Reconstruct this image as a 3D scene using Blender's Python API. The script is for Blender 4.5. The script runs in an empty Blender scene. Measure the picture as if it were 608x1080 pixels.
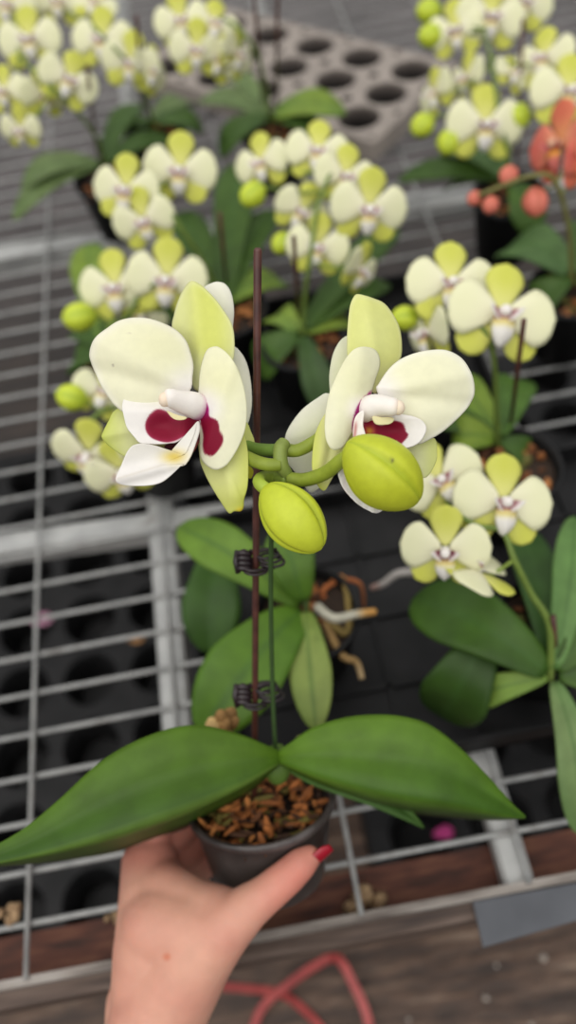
import bpy, bmesh, math, random
from mathutils import Vector, Matrix, noise
random.seed(7)
scn = bpy.context.scene
COL = scn.collection
sin, cos, pi = math.sin, math.cos, math.pi
# ------------------------------------------------------------------ camera
FPX = 850.0
BENCH = 0.35                                   # height of the wire bench top
CAM = Vector((0, 0, 0.885))
PITCH, ROLL = math.radians(55), math.radians(10.8)
FWD = Vector((0, cos(PITCH), -sin(PITCH)))
_X, _U = Vector((1, 0, 0)), Vector((0, sin(PITCH), cos(PITCH)))
RGT = _X * cos(ROLL) - _U * sin(ROLL)
UPV = _X * sin(ROLL) + _U * cos(ROLL)
def ray(x, y): return FWD + RGT * ((x - 304) / FPX) + UPV * ((540 - y) / FPX)
def P(x, y, z): return CAM + ray(x, y) * z                    # measured photo point at a distance
def PH(x, y, h):                                              # measured photo point at a height over the bench
    d = ray(x, y); return CAM + d * ((BENCH + h - CAM.z) / d.z)
def depth(p): return (p - CAM).dot(FWD)
cam_d = bpy.data.cameras.new('camera'); cam = bpy.data.objects.new('camera', cam_d); COL.objects.link(cam)
cam.matrix_world = Matrix(((RGT.x, UPV.x, -FWD.x, CAM.x), (RGT.y, UPV.y, -FWD.y, CAM.y), (RGT.z, UPV.z, -FWD.z, CAM.z), (0, 0, 0, 1)))
cam_d.sensor_fit = 'VERTICAL'; cam_d.sensor_height = 36; cam_d.lens = FPX / 1080 * 36
cam_d.clip_start = 0.01; cam_d.clip_end = 50
cam_d.dof.use_dof = True; cam_d.dof.focus_distance = 0.315; cam_d.dof.aperture_fstop = 4.2
scn.camera = cam
# ------------------------------------------------------------------ colour + materials
def s2l(c):
    c = c / 255.0
    return c / 12.92 if c <= 0.04045 else ((c + 0.055) / 1.055) ** 2.4
def rgb(c): return (s2l(c[0]), s2l(c[1]), s2l(c[2]), 1.0)
def mix(a, b, k):
    k = max(0.0, min(1.0, k)); return tuple(a[i] + (b[i] - a[i]) * k for i in range(3))
def sstep(a, b, x):
    t = max(0.0, min(1.0, (x - a) / (b - a))); return t * t * (3 - 2 * t)
def nodes_of(name):
    m = bpy.data.materials.new(name); m.use_nodes = True
    nt = m.node_tree; bsdf = nt.nodes['Principled BSDF']
    return m, nt, bsdf, nt.nodes['Material Output']
def N(nt, t, **kw):
    n = nt.nodes.new(t)
    for k, v in kw.items(): setattr(n, k, v)
    return n
def noise_tex(nt, scale, detail=4, stretch=None, rough=0.5):
    tc = N(nt, 'ShaderNodeTexCoord'); nz = N(nt, 'ShaderNodeTexNoise')
    nz.inputs['Scale'].default_value = scale; nz.inputs['Detail'].default_value = detail; nz.inputs['Roughness'].default_value = rough
    if stretch:
        mp = N(nt, 'ShaderNodeMapping'); mp.inputs['Scale'].default_value = stretch
        nt.links.new(tc.outputs['Object'], mp.inputs['Vector']); nt.links.new(mp.outputs['Vector'], nz.inputs['Vector'])
    else: nt.links.new(tc.outputs['Object'], nz.inputs['Vector'])
    return nz
def ramp(nt, stops):
    r = N(nt, 'ShaderNodeValToRGB'); el = r.color_ramp.elements
    while len(el) < len(stops): el.new(0.5)
    for e, (p, c) in zip(el, stops): e.position = p; e.color = rgb(c)
    return r
def bump(nt, bsdf, src, strength, dist=0.001):
    b = N(nt, 'ShaderNodeBump'); b.inputs['Strength'].default_value = strength; b.inputs['Distance'].default_value = dist
    nt.links.new(src, b.inputs['Height']); nt.links.new(b.outputs['Normal'], bsdf.inputs['Normal'])
def mat_noise(name, stops, scale=20, rough=0.6, stretch=None, metal=0.0, bmp=0.0, detail=4, spec=0.5):
    m, nt, b, o = nodes_of(name)
    nz = noise_tex(nt, scale, detail, stretch); r = ramp(nt, stops)
    nt.links.new(nz.outputs['Fac'], r.inputs['Fac']); nt.links.new(r.outputs['Color'], b.inputs['Base Color'])
    b.inputs['Roughness'].default_value = rough; b.inputs['Metallic'].default_value = metal
    b.inputs['Specular IOR Level'].default_value = spec
    if bmp: bump(nt, b, nz.outputs['Fac'], bmp)
    return m
def mat_attr(name, rough=0.5, transl=0.0, var=0.06, scale=150, bmp=0.0, stretch=None, spec=0.4, sss=0.0):
    """colour that belongs to the thing (an attribute on its mesh) times a fine noise"""
    m, nt, b, o = nodes_of(name)
    at = N(nt, 'ShaderNodeAttribute'); at.attribute_name = 'Col'
    nz = noise_tex(nt, scale, 3, stretch)
    mr = N(nt, 'ShaderNodeMapRange'); mr.inputs['To Min'].default_value = 1 - var; mr.inputs['To Max'].default_value = 1 + var
    mr.inputs['From Min'].default_value = 0.25; mr.inputs['From Max'].default_value = 0.75
    nt.links.new(nz.outputs['Fac'], mr.inputs['Value'])
    mx = N(nt, 'ShaderNodeVectorMath', operation='SCALE')
    nt.links.new(at.outputs['Color'], mx.inputs[0]); nt.links.new(mr.outputs['Result'], mx.inputs['Scale'])
    nt.links.new(mx.outputs['Vector'], b.inputs['Base Color'])
    b.inputs['Roughness'].default_value = rough; b.inputs['Specular IOR Level'].default_value = spec
    if sss:
        b.inputs['Subsurface Weight'].default_value = sss; b.inputs['Subsurface Scale'].default_value = 0.004
        b.inputs['Subsurface Radius'].default_value = (1.0, 0.4, 0.25)
    if bmp: bump(nt, b, nz.outputs['Fac'], bmp, 0.0005)
    if transl:
        t = N(nt, 'ShaderNodeBsdfTranslucent'); ms = N(nt, 'ShaderNodeMixShader'); ms.inputs['Fac'].default_value = transl
        nt.links.new(mx.outputs['Vector'], t.inputs['Color'])
        nt.links.new(b.outputs[0], ms.inputs[1]); nt.links.new(t.outputs[0], ms.inputs[2]); nt.links.new(ms.outputs[0], o.inputs['Surface'])
    return m
M = {}
M['petal'] = mat_attr('petal', rough=0.55, transl=0.22, var=0.03, scale=260, bmp=0.08, spec=0.25)
M['bud'] = mat_attr('bud', rough=0.45, transl=0.0, var=0.06, scale=320, bmp=0.1, spec=0.35, sss=0.0)
M['leaf'] = mat_attr('leaf', rough=0.48, transl=0.10, var=0.2, scale=70, bmp=0.12, spec=0.28)
M['stem'] = mat_attr('stem', rough=0.5, var=0.15, scale=200, spec=0.35)
M['skin'] = mat_attr('skin', rough=0.5, var=0.05, scale=120, bmp=0.12, spec=0.35, sss=0.25)
M['steel'] = mat_noise('galvanised_steel', [(0.3, (126, 126, 125)), (0.55, (150, 150, 148)), (0.75, (114, 110, 106))], 60, 0.5, metal=0.15)
M['tube'] = mat_noise('galvanised_tube', [(0.3, (150, 150, 149)), (0.6, (172, 172, 170)), (0.8, (130, 126, 121))], 40, 0.5, metal=0.1)
M['rust_board'] = mat_noise('brown_board', [(0.3, (48, 27, 20)), (0.5, (84, 47, 34)), (0.75, (116, 76, 56))], 26, 0.8, stretch=(1, 5, 5), bmp=0.3)
M['grey_board'] = mat_noise('weathered_board', [(0.3, (50, 38, 33)), (0.5, (84, 68, 59)), (0.75, (116, 100, 91))], 22, 0.7, stretch=(0.6, 8, 8), bmp=0.3)
M['black_plastic'] = mat_noise('black_plastic', [(0.35, (16, 16, 17)), (0.7, (31, 30, 31))], 40, 0.55, spec=0.25)
M['taupe_plastic'] = mat_attr('taupe_tray', rough=0.6, var=0.14, scale=30, spec=0.2)
M['slate'] = mat_noise('slate_plastic', [(0.3, (62, 64, 70)), (0.7, (92, 94, 100))], 14, 0.6)
M['stake'] = mat_noise('maroon_stake', [(0.3, (62, 32, 28)), (0.7, (92, 52, 44))], 120, 0.4)
M['clip'] = mat_noise('dark_clip', [(0.3, (22, 13, 16)), (0.7, (44, 30, 34))], 120, 0.3)
M['strap'] = mat_noise('red_strap', [(0.3, (138, 48, 48)), (0.7, (176, 74, 70))], 60, 0.4)
M['nail'] = mat_noise('red_varnish', [(0.3, (140, 8, 30)), (0.7, (165, 14, 40))], 80, 0.15)
M['bark'] = mat_attr('bark', rough=0.8, var=0.3, scale=180, bmp=0.5)
M['root'] = mat_attr('root', rough=0.7, var=0.15, scale=160)
M['edge'] = mat_noise('worn_edge', [(0.3, (84, 74, 68)), (0.5, (132, 124, 117)), (0.75, (156, 150, 144))], 30, 0.6, stretch=(0.6, 4, 4))
M['litter'] = mat_noise('litter', [(0.3, (120, 104, 92)), (0.55, (176, 166, 156)), (0.75, (206, 200, 194))], 30, 0.4)
M['wall'] = mat_noise('greenhouse_wall', [(0.3, (196, 200, 200)), (0.7, (214, 217, 216))], 6, 0.5)
M['moss'] = mat_noise('dry_moss', [(0.3, (104, 78, 54)), (0.7, (176, 148, 112))], 200, 0.9, bmp=0.5)
# pot: cloudy, dirty clear plastic
m, nt, b, o = nodes_of('cloudy_pot')
nz = noise_tex(nt, 45, 5); r = ramp(nt, [(0.3, (50, 44, 44)), (0.55, (88, 80, 78)), (0.75, (122, 114, 112))])
nt.links.new(nz.outputs['Fac'], r.inputs['Fac']); nt.links.new(r.outputs['Color'], b.inputs['Base Color'])
b.inputs['Roughness'].default_value = 0.28; b.inputs['Transmission Weight'].default_value = 0.25; b.inputs['Alpha'].default_value = 0.86
M['pot'] = m
# ground: brown streaked dirt in front, greyer boards further under the bench
m, nt, b, o = nodes_of('ground')
nz = noise_tex(nt, 9, 6, (0.8, 7, 1), 0.6); nz2 = noise_tex(nt, 70, 4, (0.6, 1.6, 1))
ra = ramp(nt, [(0.30, (28, 18, 13)), (0.44, (66, 46, 34)), (0.56, (94, 71, 56)), (0.68, (146, 124, 106))])
rb = ramp(nt, [(0.28, (46, 42, 42)), (0.45, (78, 72, 72)), (0.6, (106, 100, 100)), (0.78, (138, 131, 131))])
nt.links.new(nz.outputs['Fac'], ra.inputs['Fac']); nt.links.new(nz.outputs['Fac'], rb.inputs['Fac'])
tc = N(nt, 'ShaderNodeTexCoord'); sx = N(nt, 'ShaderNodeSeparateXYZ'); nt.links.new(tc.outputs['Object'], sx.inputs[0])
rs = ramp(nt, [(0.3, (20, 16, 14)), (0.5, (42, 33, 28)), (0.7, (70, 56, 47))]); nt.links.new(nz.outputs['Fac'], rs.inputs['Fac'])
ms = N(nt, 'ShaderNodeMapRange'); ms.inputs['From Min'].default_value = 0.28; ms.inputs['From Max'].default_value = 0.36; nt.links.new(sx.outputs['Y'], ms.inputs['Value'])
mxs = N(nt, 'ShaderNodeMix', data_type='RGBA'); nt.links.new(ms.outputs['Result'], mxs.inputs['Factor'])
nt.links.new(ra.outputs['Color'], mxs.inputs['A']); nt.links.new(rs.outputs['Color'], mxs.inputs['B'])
mr = N(nt, 'ShaderNodeMapRange'); mr.inputs['From Min'].default_value = 1.0; mr.inputs['From Max'].default_value = 1.5
nt.links.new(sx.outputs['Y'], mr.inputs['Value'])
mx = N(nt, 'ShaderNodeMix', data_type='RGBA'); nt.links.new(mr.outputs['Result'], mx.inputs['Factor'])
nt.links.new(mxs.outputs['Result'], mx.inputs['A']); nt.links.new(rb.outputs['Color'], mx.inputs['B'])
mx2 = N(nt, 'ShaderNodeMix', data_type='RGBA', blend_type='MULTIPLY'); mx2.inputs['Factor'].default_value = 0.6
r2 = ramp(nt, [(0.35, (150, 146, 142)), (0.6, (255, 255, 255))]); nt.links.new(nz2.outputs['Fac'], r2.inputs['Fac'])
nt.links.new(mx.outputs['Result'], mx2.inputs['A']); nt.links.new(r2.outputs['Color'], mx2.inputs['B'])
nt.links.new(mx2.outputs['Result'], b.inputs['Base Color']); b.inputs['Roughness'].default_value = 0.55
bump(nt, b, nz2.outputs['Fac'], 0.4, 0.004)
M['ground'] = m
# ------------------------------------------------------------------ object helpers
def thing(name, loc, label, cat, group=None):
    o = bpy.data.objects.new(name, None); o.empty_display_size = 0.02; o.location = loc; COL.objects.link(o)
    return tag(o, label, cat, group)
def tag(o, label, cat, group=None, kind=None):
    if label: o['label'] = label
    if cat: o['category'] = cat
    if group: o['group'] = group
    if kind: o['kind'] = kind
    return o
def offset_of(parent):
    v = Vector((0, 0, 0))
    while parent is not None: v += parent.location; parent = parent.parent
    return v
def mk(name, verts, faces, mat, parent=None, cols=None, solid=0.0, sub=0, smooth=True, origin=None):
    """one mesh object; verts in world coordinates (relative to the parent's place when there is one)"""
    off = offset_of(parent)
    loc = Vector((0, 0, 0))
    if parent is None and origin is not None: off = Vector(origin); loc = Vector(origin)
    me = bpy.data.meshes.new(name)
    me.from_pydata([tuple(Vector(v) - off) for v in verts], [], faces); me.update()
    if smooth: me.polygons.foreach_set('use_smooth', [True] * len(me.polygons))
    if cols:
        ca = me.color_attributes.new('Col', 'FLOAT_COLOR', 'POINT')
        flat = []
        for c in cols: flat.extend(rgb(c))
        ca.data.foreach_set('color', flat)
    me.materials.append(M[mat] if isinstance(mat, str) else mat)
    o = bpy.data.objects.new(name, me); o.location = loc; COL.objects.link(o)
    if parent is not None: o.parent = parent
    if solid:
        s = o.modifiers.new('thick', 'SOLIDIFY'); s.thickness = solid; s.offset = 0
    if sub:
        s = o.modifiers.new('sub', 'SUBSURF'); s.levels = sub; s.render_levels = sub
    return o
class MB:
    """collects shapes for ONE mesh object"""
    def __init__(s): s.v, s.f, s.c = [], [], []
    def add(s, v, f, c=None):
        n = len(s.v); s.v += [Vector(p) for p in v]; s.f += [tuple(i + n for i in q) for q in f]
        if c is not None: s.c += (c if isinstance(c, list) else [c] * len(v))
        return s
    def build(s, name, mat, parent=None, **kw):
        return mk(name, s.v, s.f, mat, parent, s.c if len(s.c) == len(s.v) and s.c else None, **kw)
def box_vf(x0, x1, y0, y1, z0, z1):
    v = [(x, y, z) for z in (z0, z1) for y in (y0, y1) for x in (x0, x1)]
    return v, [(0, 2, 3, 1), (4, 5, 7, 6), (0, 1, 5, 4), (2, 6, 7, 3), (0, 4, 6, 2), (1, 3, 7, 5)]
def cr(p, n, closed=False):
    """Catmull-Rom through points (tuples or Vectors), n samples per span"""
    p = [Vector(q) for q in p]; L = len(p); out = []
    for i in range(L if closed else L - 1):
        a, b, c, d = (p[(i + k) % L] if closed else p[max(0, min(L - 1, i + k))] for k in (-1, 0, 1, 2))
        for j in range(n):
            t = j / n
            out.append(0.5 * ((2 * b) + (c - a) * t + (2 * a - 5 * b + 4 * c - d) * t * t + (3 * b - a - 3 * c + d) * t ** 3))
    if not closed: out.append(p[-1].copy())
    return out
def tube_vf(pts, rad, seg=10, cap=True, flat=1.0):
    pts = [Vector(p) for p in pts]; n = len(pts)
    if not isinstance(rad, (list, tuple)): rad = [rad] * n
    t = [(pts[min(i + 1, n - 1)] - pts[max(i - 1, 0)]).normalized() for i in range(n)]
    a = t[0].orthogonal().normalized(); v, f = [], []
    for i in range(n):
        a = (a - t[i] * a.dot(t[i])).normalized(); b = t[i].cross(a)
        for k in range(seg):
            th = 2 * pi * k / seg; v.append(pts[i] + (a * cos(th) + b * sin(th) * flat) * rad[i])
    for i in range(n - 1):
        for k in range(seg):
            k2 = (k + 1) % seg; f.append((i * seg + k, i * seg + k2, (i + 1) * seg + k2, (i + 1) * seg + k))
    if cap:
        f.append(tuple(range(seg))[::-1]); f.append(tuple(range((n - 1) * seg, n * seg)))
    return v, f
def ball_vf(c, r, seg=12, rings=8, axis=(0, 0, 1), stretch=1.0):
    c = Vector(c); ax = Vector(axis).normalized(); a = ax.orthogonal().normalized(); b = ax.cross(a)
    v = [c - ax * r * stretch]; f = []
    for i in range(1, rings):
        ph = pi * i / rings
        for k in range(seg):
            th = 2 * pi * k / seg
            v.append(c - ax * (cos(ph) * r * stretch) + (a * cos(th) + b * sin(th)) * (sin(ph) * r))
    v.append(c + ax * r * stretch); top = len(v) - 1
    for k in range(seg):
        k2 = (k + 1) % seg
        f.append((0, 1 + k2, 1 + k))
        for i in range(rings - 2): f.append((1 + i * seg + k, 1 + i * seg + k2, 1 + (i + 1) * seg + k2, 1 + (i + 1) * seg + k))
        f.append((1 + (rings - 2) * seg + k, 1 + (rings - 2) * seg + k2, top))
    return v, f
def poly_sd(poly, x, y):
    """signed distance to a polygon, positive inside"""
    d2, ins, n = 1e18, False, len(poly)
    for i in range(n):
        x0, y0 = poly[i][0], poly[i][1]; x1, y1 = poly[(i + 1) % n][0], poly[(i + 1) % n][1]
        dx, dy = x1 - x0, y1 - y0; L = dx * dx + dy * dy
        t = max(0, min(1, ((x - x0) * dx + (y - y0) * dy) / L)) if L else 0
        ex, ey = x - x0 - t * dx, y - y0 - t * dy; d2 = min(d2, ex * ex + ey * ey)
        if (y0 > y) != (y1 > y) and x < (x1 - x0) * (y - y0) / (y1 - y0) + x0: ins = not ins
    return math.sqrt(d2) * (1 if ins else -1)
def p3(l): return [(a, b, 0) for a, b in l]
# ------------------------------------------------------------------ orchid petals
def petal_rings(outline, centre, tfun, z0, colf, rings=20, per=4):
    """a curved petal: outline and centre as measured in the photo, tfun(x, y, s) its relief towards the viewer (px)"""
    o = cr(p3(outline), per, True); n = len(o); c = Vector((centre[0], centre[1], 0)); v, f, cl = [], [], []
    def pt(x, y, s):
        t = tfun(x, y, s); v.append(P(x, y, z0 - t * z0 / FPX)); cl.append(colf(x, y, s))
    pt(c.x, c.y, 0)
    for j in range(1, rings + 1):
        s = j / rings
        for q in o:
            w = c + (q - c) * s; pt(w.x, w.y, s)
    for k in range(n):
        k2 = (k + 1) % n; f.append((0, 1 + k2, 1 + k))
        for j in range(rings - 1):
            a, b = 1 + j * n, 1 + (j + 1) * n; f.append((a + k, a + k2, b + k2, b + k))
    return v, f, cl
def bud_vf(base, tip, r, col_a, col_b, rings=26, seg=48, roll=0.0, face=None):
    base, tip = Vector(base), Vector(tip); ax = tip - base; L = ax.length; ax.normalize()
    fc = Vector(face) if face is not None else -FWD
    a = (fc - ax * fc.dot(ax)).normalized(); b = ax.cross(a); v, f, c = [], [], []
    for i in range(rings + 1):
        s = i / rings
        prof = (sin(pi * s ** 1.02)) ** 0.52 if 0 < s < 1 else 0.0
        for k in range(seg):
            th = 2 * pi * k / seg
            g = 1.0
            for q in range(3):
                d = abs((th - roll - q * 2 * pi / 3 + pi) % (2 * pi) - pi)
                g -= (0.10 + 0.08 * s) * math.exp(-(d / 0.10) ** 2)
                g += 0.05 * math.exp(-((d - 0.3) / 0.22) ** 2) * sin(pi * s)
            rr = max(r * prof * g, 1e-5)
            v.append(base + ax * (L * s) + (a * cos(th) + b * sin(th)) * rr)
            seam = min(abs((th - roll - q * 2 * pi / 3 + pi) % (2 * pi) - pi) for q in range(3))
            c.append(mix(col_a, col_b, 0.75 * math.exp(-(seam / 0.10) ** 2) + 0.35 * (1 - s) ** 3))
    for i in range(rings):
        for k in range(seg):
            k2 = (k + 1) % seg; f.append((i * seg + k, i * seg + k2, (i + 1) * seg + k2, (i + 1) * seg + k))
    return v, f, c
CREAM, PALE, YEL, GRN = (240, 238, 210), (234, 232, 176), (224, 222, 128), (188, 200, 70)
WHITE, MAROON, MAGENTA, PINKW = (242, 238, 234), (134, 4, 44), (160, 14, 110), (250, 244, 238)
# ================================================================== the setting
x0, x1, y0, y1 = -3, 3.5, -1.5, 5
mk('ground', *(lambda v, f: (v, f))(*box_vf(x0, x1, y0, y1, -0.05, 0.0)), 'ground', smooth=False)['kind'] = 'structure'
mk('wall_back', *box_vf(x0, x1, y1 - 0.05, y1, 0.0, 2.6), 'wall', smooth=False)['kind'] = 'structure'
# ================================================================== growing bench
WY0, DY = 0.075, 0.0306
WX = [-0.205 + 0.1015 * k for k in range(-6, 12)]
XL, XR, YB = -0.85, 0.95, WY0 + DY * 58
bench = thing('growing_bench', (0, 0, 0), 'galvanised wire-mesh greenhouse bench with square tube frame under the potted orchids', 'bench')
mb = MB()
for k in range(1, 59):
    y = WY0 + DY * k
    mb.add(*tube_vf([(XL, y, BENCH), (XR, y, BENCH)], 0.00185, 8))
for x in WX: mb.add(*tube_vf([(x, WY0, BENCH + 0.0035), (x, YB, BENCH + 0.0035)], 0.0017, 8))
mb.build('wire_mesh', 'steel', bench)
def sq_tube(p, q, w, h, name, mat='tube', tilt=0):
    p, q = Vector(p), Vector(q); d = (q - p).normalized(); s = d.cross(Vector((0, 0, 1))).normalized(); u = Vector((0, 0, 1)); v = []
    bv = min(w, h) * 0.12
    prof = [(-w/2+bv, -h/2), (w/2-bv, -h/2), (w/2, -h/2+bv), (w/2, h/2-bv), (w/2-bv, h/2), (-w/2+bv, h/2), (-w/2, h/2-bv), (-w/2, -h/2+bv)]
    for e in (p, q): v += [e + s * a + u * b for a, b in prof]
    f = [(i, (i + 1) % 8, 8 + (i + 1) % 8, 8 + i) for i in range(8)] + [tuple(range(8))[::-1], tuple(range(8, 16))]
    return mk(name, v, f, mat, bench, smooth=False)
TZ = BENCH - 0.0025
sq_tube((-0.105, WY0, TZ - 0.010), (-0.105, YB, TZ - 0.010), 0.0205, 0.02, 'long_rail')
sq_tube((0.0955, WY0, TZ - 0.010), (0.0955, YB, TZ - 0.010), 0.018, 0.02, 'long_rail')
sq_tube((XL, 0.399 + 0.675 * 0.065 - 0.0, TZ - 0.0135), (XR, 0.373 - 0.727 * 0.065, TZ - 0.0135), 0.021, 0.022, 'cross_rail')
sq_tube((XL, 0.799 + 0.633 * 0.10, TZ - 0.0135), (XR, 0.752 - 0.74 * 0.10, TZ - 0.0135), 0.028, 0.022, 'cross_rail')
# front edge: thin steel lip, brown board behind it, weathered board below
mk('front_edge', *box_vf(XL, XR, WY0 - 0.003, WY0 + 0.002, BENCH - 0.016, BENCH + 0.002), 'edge', bench, smooth=False)
mk('inner_board', *box_vf(XL, XR, WY0 + 0.0025, WY0 + 0.030, BENCH - 0.045, BENCH - 0.0235), 'rust_board', bench, smooth=False)
mk('front_board', *box_vf(XL, XR, WY0 - 0.0125, WY0 - 0.0032, BENCH - 0.028, BENCH - 0.004), 'grey_board', bench, smooth=False)
for (x, y) in ((XL + 0.05, WY0 + 0.05), (XR - 0.05, WY0 + 0.05), (XL + 0.05, 1.78), (XR - 0.05, 1.78)):
    mk('leg', *box_vf(x - 0.015, x + 0.015, y - 0.015, y + 0.015, 0.0, BENCH - 0.05), 'tube', bench, smooth=False)
# ================================================================== trays
def tray(name, origin, ex, ey, nx, ny, pitch, r, dep, mat, label, group=None, stag=0.0, margin=0.012, floor_=True, py=None):
    """moulded carrying tray: deck with round sockets that taper to a floor, and a skirt"""
    origin = Vector(origin); ex = Vector(ex).normalized(); ey = Vector(ey).normalized(); ez = ex.cross(ey)
    mb = MB(); K = 24; py = py or pitch
    def W(a, b, c=0): return origin + ex * a + ey * b + ez * c
    for j in range(ny):
        for i in range(nx):
            cx, cy = (i + 0.5 + (stag if j % 2 else 0)) * pitch, (j + 0.5) * py
            v = []
            hx, hy = pitch / 2, py / 2
            for k in range(K):
                th = 2 * pi * k / K; c, s = cos(th), sin(th); m_ = min(hx / max(abs(c), 1e-6), hy / max(abs(s), 1e-6)); v.append(W(cx + c * m_, cy + s * m_))
            for rr, dz in ((r * 1.06, 0), (r, -0.004), (r * 0.9, -dep * 0.55), (r * 0.82, -dep), (r * 0.72, -dep), (r * 0.70, -dep + 0.002)):
                v += [W(cx + cos(2 * pi * k / K) * rr, cy + sin(2 * pi * k / K) * rr, dz) for k in range(K)]
            f = [(q * K + k, q * K + (k + 1) % K, (q + 1) * K + (k + 1) % K, (q + 1) * K + k) for q in range(6) for k in range(K)]
            if floor_: f.append(tuple(range(6 * K, 7 * K)))
            mb.add(v, f, [(142, 133, 126)] * (2 * K) + [(92, 84, 80)] * K + [(38, 35, 34)] * (4 * K))  # vertex colours: taupe on the deck, darker down inside each socket
    a0, a1, b0, b1 = 0, (nx + stag) * pitch, 0, ny * py
    if stag:                                                       # half cells that square off the staggered rows
        for j in range(ny):
            s0 = 0 if j % 2 else nx * pitch
            mb.add([W(s0, j * py), W(s0 + pitch * stag, j * py), W(s0 + pitch * stag, (j + 1) * py), W(s0, (j + 1) * py)], [(0, 1, 2, 3)], (142, 133, 126))
    lo = [(a0, b0), (a1, b0), (a1, b1), (a0, b1)]; g = margin
    hi = [(a0 - g, b0 - g), (a1 + g, b0 - g), (a1 + g, b1 + g), (a0 - g, b1 + g)]; g2 = g + 0.004
    sk = [(a0 - g2, b0 - g2), (a1 + g2, b0 - g2), (a1 + g2, b1 + g2), (a0 - g2, b1 + g2)]
    v = [W(*q) for q in lo] + [W(*q) for q in hi] + [W(q[0], q[1], -dep * 0.6) for q in sk]
    mb.add(v, [(q * 4 + k, q * 4 + (k + 1) % 4, (q + 1) * 4 + (k + 1) % 4, (q + 1) * 4 + k) for q in range(2) for k in range(4)], (138, 129, 122))
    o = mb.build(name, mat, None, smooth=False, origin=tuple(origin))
    return tag(o, label, 'tray', group)
ex = Vector((0.0525, -0.053, 0)).normalized(); ey = Vector((0.053, 0.0525, 0)).normalized()
tz = BENCH + 0.006 + 0.030
ta = PH(379, 124, 0.036)
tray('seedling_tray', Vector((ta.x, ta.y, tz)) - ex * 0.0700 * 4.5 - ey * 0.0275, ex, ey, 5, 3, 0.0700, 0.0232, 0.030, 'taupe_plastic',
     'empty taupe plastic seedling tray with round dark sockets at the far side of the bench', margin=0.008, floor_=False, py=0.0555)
for i, (tx, ty, nx, ny, lab) in enumerate([(-0.53, 0.135, 6, 8, 'black socket tray on the ground under the bench left of the hand'),
                                 (0.03, 0.14, 7, 8, 'black socket tray on the ground under the bench, right of the hand')]):
    tray('plant_tray', (tx, ty, 0.05), (1, 0, 0), (0, 1, 0), nx, ny, 0.078, 0.030, 0.048, 'black_plastic', lab)
# open black flat that three of the plants stand in
fz = BENCH + 0.006
def flat(fx0, fx1, fy0, fy1, label):
    mb = MB(); mb.add(*box_vf(fx0, fx1, fy0, fy1, fz, fz + 0.003))
    for a in ((fx0, fx1, fy0, fy0 + 0.003), (fx0, fx1, fy1 - 0.003, fy1), (fx0, fx0 + 0.003, fy0, fy1), (fx1 - 0.003, fx1, fy0, fy1)): mb.add(*box_vf(*a, fz, fz + 0.022))
    k = fx0 + 0.054
    while k < fx1 - 0.01: mb.add(*box_vf(k - 0.0015, k + 0.0015, fy0, fy1, fz + 0.003, fz + 0.006)); k += 0.054
    k = fy0 + 0.053
    while k < fy1 - 0.01: mb.add(*box_vf(fx0, fx1, k - 0.0015, k + 0.0015, fz + 0.003, fz + 0.006)); k += 0.053
    tag(mb.build('flat_tray', 'black_plastic', None, smooth=False, origin=(fx0, fy0, fz)), label, 'tray')
flat(-0.062, 0.37, 0.156, 0.368, 'shallow black plastic flat on the mesh right of the stake, nearest the front edge')
flat(-0.052, 0.19, 0.405, 0.60, 'shallow black plastic flat on the mesh behind the two held blooms')
# ================================================================== leaves
def leaf_vf(base, tip, width, arch=0.02, up=None, fold=0.18, nL=22, nW=10, ca=(78, 112, 46), cb=(104, 140, 58), side_bend=0.0, droop=0.0, peak=0.58):
    base, tip = Vector(base), Vector(tip); up = Vector(up).normalized() if up is not None else (Vector((0, 0, 1)) * 0.6 - FWD * 0.4).normalized()
    d = tip - base; L = d.length; sd = d.cross(up).normalized(); nr = sd.cross(d).normalized(); v, f, c = [], [], []
    for i in range(nL + 1):
        s = i / nL
        q = base + d * s + nr * (arch * 4 * s * (1 - s) - droop * s * s) + sd * (side_bend * 4 * s * (1 - s))
        prof = (s / peak) ** 0.62 if s < peak else max(0.0, 1 - ((s - peak) / (1 - peak)) ** 2.3) ** 0.62
        w = max(width / 2 * (0.22 + 0.78 * prof if s < peak else prof), 0.0004)
        for j in range(nW + 1):
            t = j / nW * 2 - 1
            h = abs(t) ** 1.3 * fold * w - (0.35 * fold * w * max(0, abs(t) - 0.7) / 0.3)
            v.append(q + sd * (w * t) + nr * h)
            c.append(mix(mix(ca, cb, 0.45 + 0.35 * sin(3 * s + t)), (60, 92, 40), 0.5 * math.exp(-(t / 0.06) ** 2)))
    for i in range(nL):
        for j in range(nW):
            a = i * (nW + 1) + j; f.append((a, a + 1, a + nW + 2, a + nW + 1))
    return v, f, c
def pot_vf(c, ax, rt, rb, h, thick=0.0012, seg=40):
    c, ax = Vector(c), Vector(ax).normalized(); a = ax.orthogonal().normalized(); b = ax.cross(a); v, f = [], []
    prof = [(0.0, 0.0), (rb * 0.8, 0.0), (rb, 0.002), (rb + (rt - rb) * 0.86, h * 0.88), (rt * 0.985, h * 0.885), (rt + 0.0012, h * 0.9), (rt + 0.0016, h * 0.99), (rt, h),
            (rt - thick, h - 0.0006), (rb - thick + (rt - rb) * 0.85, h * 0.86), (rb - thick, thick * 2), (0.0005, thick * 2)]
    for r_, z in prof:
        for k in range(seg):
            th = 2 * pi * k / seg; v.append(c + ax * z + (a * cos(th) + b * sin(th)) * max(r_, 0.0003))
    n = len(prof)
    for i in range(n - 1):
        for k in range(seg):
            k2 = (k + 1) % seg; f.append((i * seg + k, i * seg + k2, (i + 1) * seg + k2, (i + 1) * seg + k))
    return v, f
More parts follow.
